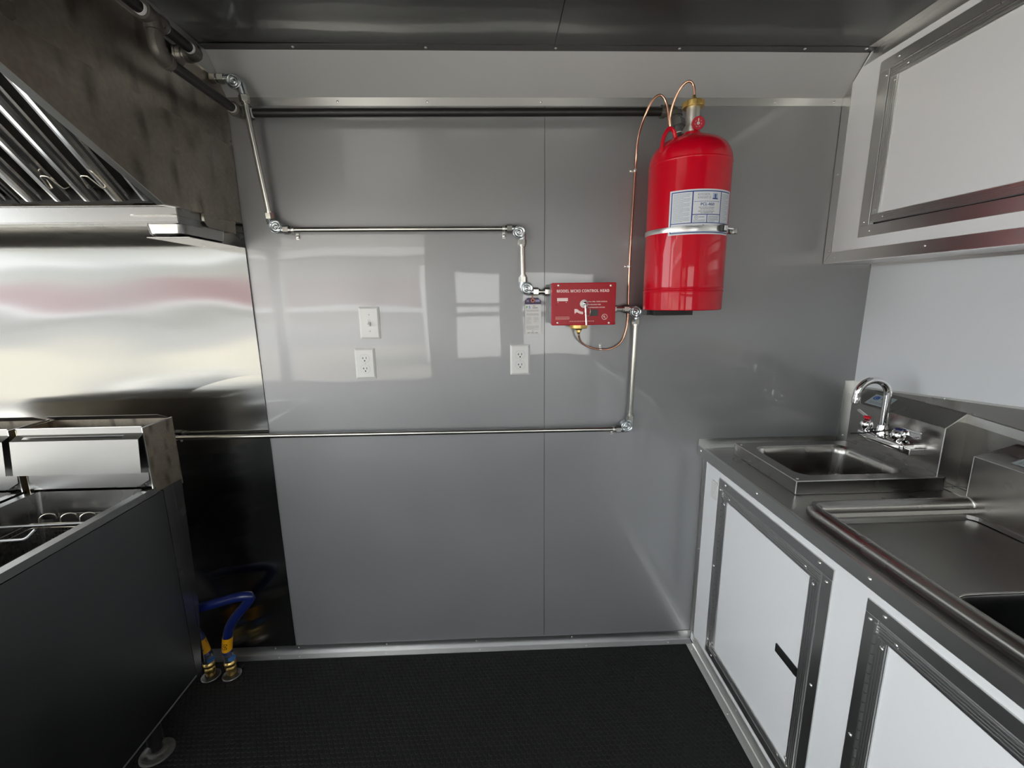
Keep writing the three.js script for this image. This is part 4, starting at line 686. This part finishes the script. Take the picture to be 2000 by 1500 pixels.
// ---------------------------------------------------------------- hand sink
const hs = thing('hand_sink', 'small drop-in hand sink with tall splash under the tap', 'sink');
{
  const x0 = 0.8805, x1 = 1.336, z0 = 0.1145, z1 = 0.4605, y = 0.942;
  const op = (k, r) => rrect(0.9205 + k, 1.2615 - k, 0.152 + k, 0.42 - k, r, 8);
  add('rim_deck', [exY(rect(x0, x1, z0, z1), y - 0.0016, y, [op(0, 0.045).reverse()]), bx(x0, x0 + 0.0016, 0.9, y, z0, z1), bx(x0, x1, 0.9, y, z1 - 0.0016, z1), bx(x0, x1, 0.9, y, z0, z0 + 0.0016), bx(x0 - 0.001, x1, 0.9, 0.9025, z1 - 0.001, z1 + 0.002)], M.sink, hs);
  add('rim_edge', [cyl(V(x0 + 0.001, y - 0.0008, z0), V(x0 + 0.001, y - 0.0008, z1), 0.0019, 0.0019, 8), cyl(V(x0, y - 0.0008, z1 - 0.001), V(x1 - 0.004, y - 0.0008, z1 - 0.001), 0.0019, 0.0019, 8), cyl(V(x0 + 0.001, 0.9, z1 - 0.001), V(x0 + 0.001, y, z1 - 0.001), 0.0018, 0.0018, 8)], M.alu, hs);
  add('bowl', loft([[op(0, 0.045), y], [op(0.0015, 0.045), y - 0.0025], [op(0.006, 0.045), y - 0.009], [op(0.0105, 0.045), y - 0.03], [op(0.013, 0.046), y - 0.1], [op(0.019, 0.048), y - 0.122], [op(0.034, 0.045), y - 0.132], [op(0.07, 0.03), y - 0.134]], true, true), M.sink, hs);
  screws(hs, '+y', [[x0 + 0.014, y, z0 + 0.02], [x0 + 0.014, y, z1 - 0.018]], 0.9);
  const spl = add('splash', [exZ([[1.332, 0.9015], [1.332, 1.088], [1.391, 1.1315], [1.3995, 1.1325], [1.3995, 0.9015]], 0.088, 0.4395)], M.sink, hs);
  add('splash_edge', [cyl(V(1.3325, 0.942, 0.4392), V(1.3325, 1.088, 0.4392), 0.0016, 0.0016, 8), cyl(V(1.3325, 1.088, 0.4392), V(1.391, 1.1315, 0.4392), 0.0016, 0.0016, 8)], M.alu, spl);
  const st = canvasTex(512, 320, (g, w, h) => { g.fillStyle = '#9aa3a6'; g.fillRect(0, 0, w, h); g.fillStyle = '#1d4a8c'; g.beginPath(); g.ellipse(110, 105, 72, 62, 0, 0, 7); g.fill(); g.strokeStyle = '#8fb3dd'; g.lineWidth = 9; g.beginPath(); g.arc(110, 105, 34, 0.3, 4.5); g.stroke(); print(g, 220, 70, 250, 80, 1, '#4a545c', 0.9); print(g, 60, 215, 340, 70, 2, '#5a6468', 0.9); });
  const q = V(1.332, 1.088, 0), e = V(1.391, 1.1315, 0).sub(q), A = (s, z) => { const p = q.clone().addScaledVector(e, s); return [p.x - 0.0009 * 0.593, p.y + 0.0009 * 0.805, z]; };
  const sg = new THREE.BufferGeometry(); sg.setAttribute('position', new THREE.Float32BufferAttribute([...A(0.12, 0.135), ...A(0.12, 0.222), ...A(0.82, 0.222), ...A(0.82, 0.135)], 3)); sg.setAttribute('uv', new THREE.Float32BufferAttribute([0, 0, 1, 0, 1, 1, 0, 1], 2)); sg.setIndex([0, 1, 2, 0, 2, 3]); sg.computeVertexNormals();
  add('sticker', sg, P({ name: 'hand sink sticker', map: st, roughness: 0.4 }), spl, { keepUV: true });
}
// wall mounted tap
const tap = thing('gooseneck_tap', 'chrome gooseneck tap with two lever handles on the hand sink splash', 'tap');
{
  const xb = 1.29, zs = 0.287;
  add('body', [bx(1.268, 1.318, 0.992, 1.018, 0.198, 0.376, 0.009), cyl(V(1.3, 1.005, 0.225), V(1.332, 1.005, 0.225), 0.02), cyl(V(1.3, 1.005, 0.355), V(1.332, 1.005, 0.355), 0.02), bx(1.285, 1.3325, 0.984, 1.006, 0.192, 0.388, 0.003)], M.chrome, tap);
  add('spout', [lathe([[0.019, 1.014], [0.0195, 1.024], [0.0165, 1.034], [0.0135, 1.05], [0.0125, 1.056]], V(1.28, 0, zs), V(0, 1, 0), 28), new THREE.TubeGeometry((() => { const p = new THREE.CurvePath(); p.add(new THREE.LineCurve3(V(1.28, 1.045, zs), V(1.28, 1.16, zs))); const pts = []; for (let i = 0; i <= 16; i++) { const a = Math.PI * i / 16; pts.push(V(1.23 + 0.05 * Math.cos(a), 1.16 + 0.05 * Math.sin(a) * 0.95, zs - 0.004 * i / 16)); } p.add(new THREE.CatmullRomCurve3(pts)); p.add(new THREE.LineCurve3(pts[16], V(1.179, 1.148, zs - 0.004))); return p; })(), 90, 0.0112, 18, false)], M.chrome, tap);
  add('aerator', lathe([[0, 0], [0.0118, 0], [0.0122, 0.002], [0.0122, 0.02], [0.0105, 0.022]], V(1.179, 1.131, zs - 0.004), V(0, 1, 0), 28), M.chrome, tap);
  for (const [z, col, tilt] of [[0.219, 'red', 'back'], [0.342, 'blue', 'side']]) {
    const h = add('handle', [lathe([[0.012, 1.014], [0.011, 1.022], [0.018, 1.027], [0.0205, 1.039], [0.016, 1.048], [0.0135, 1.054], [0, 1.056]], V(xb - 0.006, 0, z), V(0, 1, 0), 28), tilt === 'back' ? bx(-0.0055, 0.0055, -0.0035, 0.0035, -0.046, 0, 0.003).rotateX(0.35).translate(xb - 0.006, 1.064, z) : bx(-0.003, 0.003, -0.019, 0.002, 0, 0.06, 0.0028).rotateY(0.12).translate(xb + 0.004, 1.061, z)], M.chrome, tap);
    add('index_ring', lathe([[0, 0], [0.0105, 0], [0.011, 0.002], [0.011, 0.008], [0, 0.0095]], V(xb - 0.006, tilt === 'back' ? 1.059 : 1.052, z), V(0, 1, 0), 24), col === 'red' ? M.red : M.hose, h);
  }
}
single('cable_tie', [tube([V(1.252, 0.998, 0.197), V(1.253, 1.012, 0.238), V(1.255, 1.026, 0.272), V(1.262, 1.036, 0.296), V(1.274, 1.048, 0.322)], 0.0027, 30, 6), tube([V(1.258, 1.034, 0.262), V(1.262, 1.022, 0.288), V(1.272, 1.012, 0.312)], 0.0024, 16, 6)], M.black, 'black cable tie looped round the foot of the chrome spout', 'cable tie');

// ---------------------------------------------------------------- large sink with drainboard
const bs = thing('compartment_sink', 'large steel sink with rolled rim and sunken drainboard nearest the camera', 'sink');
{
  const xr = 0.8395, zr = 0.577, yr = 0.9155, r = 0.0195, xf = 1.281, zE = ZE - 0.05, yb = 0.886;
  add('rolled_rim', [(() => { const p = new THREE.CurvePath(); const c = 0.03; p.add(new THREE.LineCurve3(V(xf + 0.004, yr, zr), V(xr + c, yr, zr))); p.add(new THREE.QuadraticBezierCurve3(V(xr + c, yr, zr), V(xr, yr, zr), V(xr, yr, zr + c))); p.add(new THREE.LineCurve3(V(xr, yr, zr + c), V(xr, yr, zE))); return new THREE.TubeGeometry(p, 80, r, 24, false); })()], M.sink, bs);
  const inner = (k, y) => [rrect(xr + 0.012 + k, xf + 0.04, zr + 0.012 + k, zE, 0.03, 6), y];
  const bowl = rrect(xr + 0.045, xf - 0.035, 0.897, 1.36, 0.06, 8);
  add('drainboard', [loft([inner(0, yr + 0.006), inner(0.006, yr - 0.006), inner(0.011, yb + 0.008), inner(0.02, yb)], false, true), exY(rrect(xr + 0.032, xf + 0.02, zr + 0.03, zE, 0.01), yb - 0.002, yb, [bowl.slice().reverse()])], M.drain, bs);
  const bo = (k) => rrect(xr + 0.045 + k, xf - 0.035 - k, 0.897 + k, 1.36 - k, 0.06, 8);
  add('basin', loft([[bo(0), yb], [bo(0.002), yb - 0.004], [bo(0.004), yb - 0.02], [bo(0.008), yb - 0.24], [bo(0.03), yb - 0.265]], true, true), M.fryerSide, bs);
  add('basin_edge', (() => { const c = new THREE.CatmullRomCurve3(bo(-0.002).map(([x, z]) => V(x, yb + 0.0008, z)), true); return new THREE.TubeGeometry(c, 160, 0.0035, 8, true); })(), M.sink, bs);
  const spl = add('splash', exZ([[xf, yb], [xf, 1.051], [1.392, 1.083], [1.3995, 1.084], [1.3995, yb]], zr - 0.006, zE), M.sink, bs);
  add('weld_bead', [cyl(V(xf - 0.003, yb + 0.004, zr + 0.025), V(xf - 0.003, yb + 0.004, zE), 0.0032, 0.0032, 8), (() => { const t = new THREE.TorusGeometry(r + 0.001, 0.0022, 8, 24, Math.PI); return t.rotateY(Math.PI / 2).translate(xf - 0.001, yr, zr); })()], M.alu, bs);
  add('splash_edge', [cyl(V(xf + 0.0005, 1.051, zr - 0.005), V(xf + 0.0005, 1.051, zE), 0.0014, 0.0014, 8), cyl(V(xf, yr, zr - 0.005), V(xf, 1.051, zr - 0.005), 0.001, 0.001, 6)], M.alu, spl);
  const st = canvasTex(640, 320, (g, w, h) => { g.fillStyle = '#a3abab'; g.fillRect(0, 0, w, h); g.fillStyle = '#2c3434'; g.font = 'bold 130px sans-serif'; g.fillText('FRE', 30, 150); print(g, 330, 60, 260, 90, 1, '#3b4444', 0.9); print(g, 40, 190, 540, 90, 3, '#606a6a', 0.9); });
  const q = V(xf, 1.051, 0), e = V(1.392, 1.083, 0).sub(q), n = V(-e.y, e.x, 0).normalize(), A = (s, z) => { const p = q.clone().addScaledVector(e, s).addScaledVector(n, 0.0009); return [p.x, p.y, z]; };
  const sg = new THREE.BufferGeometry(); sg.setAttribute('position', new THREE.Float32BufferAttribute([...A(0.2, 0.637), ...A(0.2, 0.77), ...A(0.75, 0.77), ...A(0.75, 0.637)], 3)); sg.setAttribute('uv', new THREE.Float32BufferAttribute([0, 0, 1, 0, 1, 1, 0, 1], 2)); sg.setIndex([0, 1, 2, 0, 2, 3]); sg.computeVertexNormals();
  add('sticker', sg, P({ name: 'large sink sticker', map: st, roughness: 0.4 }), spl, { keepUV: true });
}

// ---------------------------------------------------------------- upper cabinet
const UX = 1.22, up = thing('upper_cabinet', 'white wall cabinet with aluminium trimmed door above the sinks', 'cabinet');
{
  const d = { z0: 0.189, z1: 1.0, y0: 1.705, y1: 2.161 };
  add('face_panel', exX([[0.003, 1.597], [ZE, 1.597], [ZE, 2.249], [0.1, 2.247], [0.003, 2.153]], UX, UX + 0.012, [rect(d.z0, d.z1, d.y0, d.y1).reverse()]), M.white, up);
  add('inside', bx(UX + 0.03, UX + 0.034, 1.6, 2.2, 0.1, ZE), M.dark, up);
  add('underside', bx(UX, 1.4055, 1.594, 1.5985, 0.003, ZE), M.white, up);
  add('wall_angle', [bx(1.388, 1.4055, 1.592, 1.594, 0.003, ZE), bx(1.403, 1.4055, 1.584, 1.592, 0.003, ZE)], M.alu, up);
  const t = UX - 0.0018, tr = (n, pts) => add(n, exX(pts, t, UX), M.alu, up);
  const side = tr('edge_trim', [[0.003, 1.597], [0.039, 1.634], [0.039, 2.1895], [0.003, 2.153]]), bot = tr('edge_trim', [[0.004, 1.5955], [ZE, 1.5955], [ZE, 1.633], [0.04, 1.633]]);
  add('edge_trim', [exX([[0.079, 2.2155], [ZE, 2.2155], [ZE, 2.2495], [0.118, 2.2495]], t, UX), bx(UX - 0.032, UX, 2.2476, 2.2496, 0.13, ZE)], M.alu, up);
  screws(side, '-x', [[t, 1.639, 0.025], [t, 1.9, 0.02]], 0.9); screws(bot, '-x', [[t, 1.613, 0.055], [t, 1.617, 0.394]], 0.9);
  const w = 0.0385, fx = UX - 0.004;
  const fr = [[d.z0 - w, d.z1 + w, d.y1, d.y1 + w - 0.005], [d.z0 - w, d.z1 + w, d.y0 - w + 0.003, d.y0], [d.z0 - w, d.z0, d.y0, d.y1], [d.z1, d.z1 + w, d.y0, d.y1]].map(([a, b, c, e]) => add('door_frame', bx(fx, UX + 0.001, c, e, a, b, 0.0012), M.alu, up));
  screws(fr[0], '-x', [[fx, 2.181, 0.216]]); screws(fr[2], '-x', [[fx, 2.145, 0.178], [fx, 1.716, 0.168]]); screws(fr[1], '-x', [[fx, 1.686, 0.194]]);
  const z0 = d.z0 + 0.0065, z1 = d.z1 - 0.004, y0 = d.y0 + 0.0055, y1 = d.y1 - 0.0015, tw = 0.03;
  const door = add('door', bx(UX - 0.001, UX + 0.018, y0, y1, z0, z1), M.white, up);
  add('door_trim', ridgeZ(z0, z1, y1 - tw, y1, UX - 0.001), M.alu, door); add('door_trim', ridgeZ(z0, z1, y0, y0 + tw - 0.004, UX - 0.001), M.alu, door);
  add('door_trim', ridgeY(y0 + tw - 0.004, y1 - tw, z0, z0 + tw, UX - 0.001), M.alu, door); add('door_trim', ridgeY(y0 + tw - 0.004, y1 - tw, z1 - tw, z1, UX - 0.001), M.alu, door);
  const kn = []; for (let z = z0 + 0.01; z < z1 - 0.03; z += 0.032) kn.push(cyl(V(UX - 0.0045, d.y1, z), V(UX - 0.0045, d.y1, z + 0.0305), 0.0036, 0.0036, 10)); add('hinge', kn, M.alu, door);
  screws(door, '-x', [[UX - 0.006, y1 - 0.014, z0 + 0.058], [UX - 0.006, y1 - 0.042, z0 + 0.02], [UX - 0.006, y0 + 0.038, z0 + 0.015], [UX - 0.006, y0 + 0.012, z0 + 0.045]]);
}

// ---------------------------------------------------------------- put every group's origin at the base of its thing
scene.updateMatrixWorld(true);
for (const g of groups) {
  if (!g.isGroup || g.userData.kind === 'structure') continue;
  const b = new THREE.Box3().setFromObject(g, true), c = b.getCenter(new THREE.Vector3()), off = V(c.x, b.min.y, c.z).sub(g.position);
  g.position.add(off); for (const k of g.children) k.position.sub(off);
  g.updateMatrixWorld(true);
}
renderer.render(scene, camera);
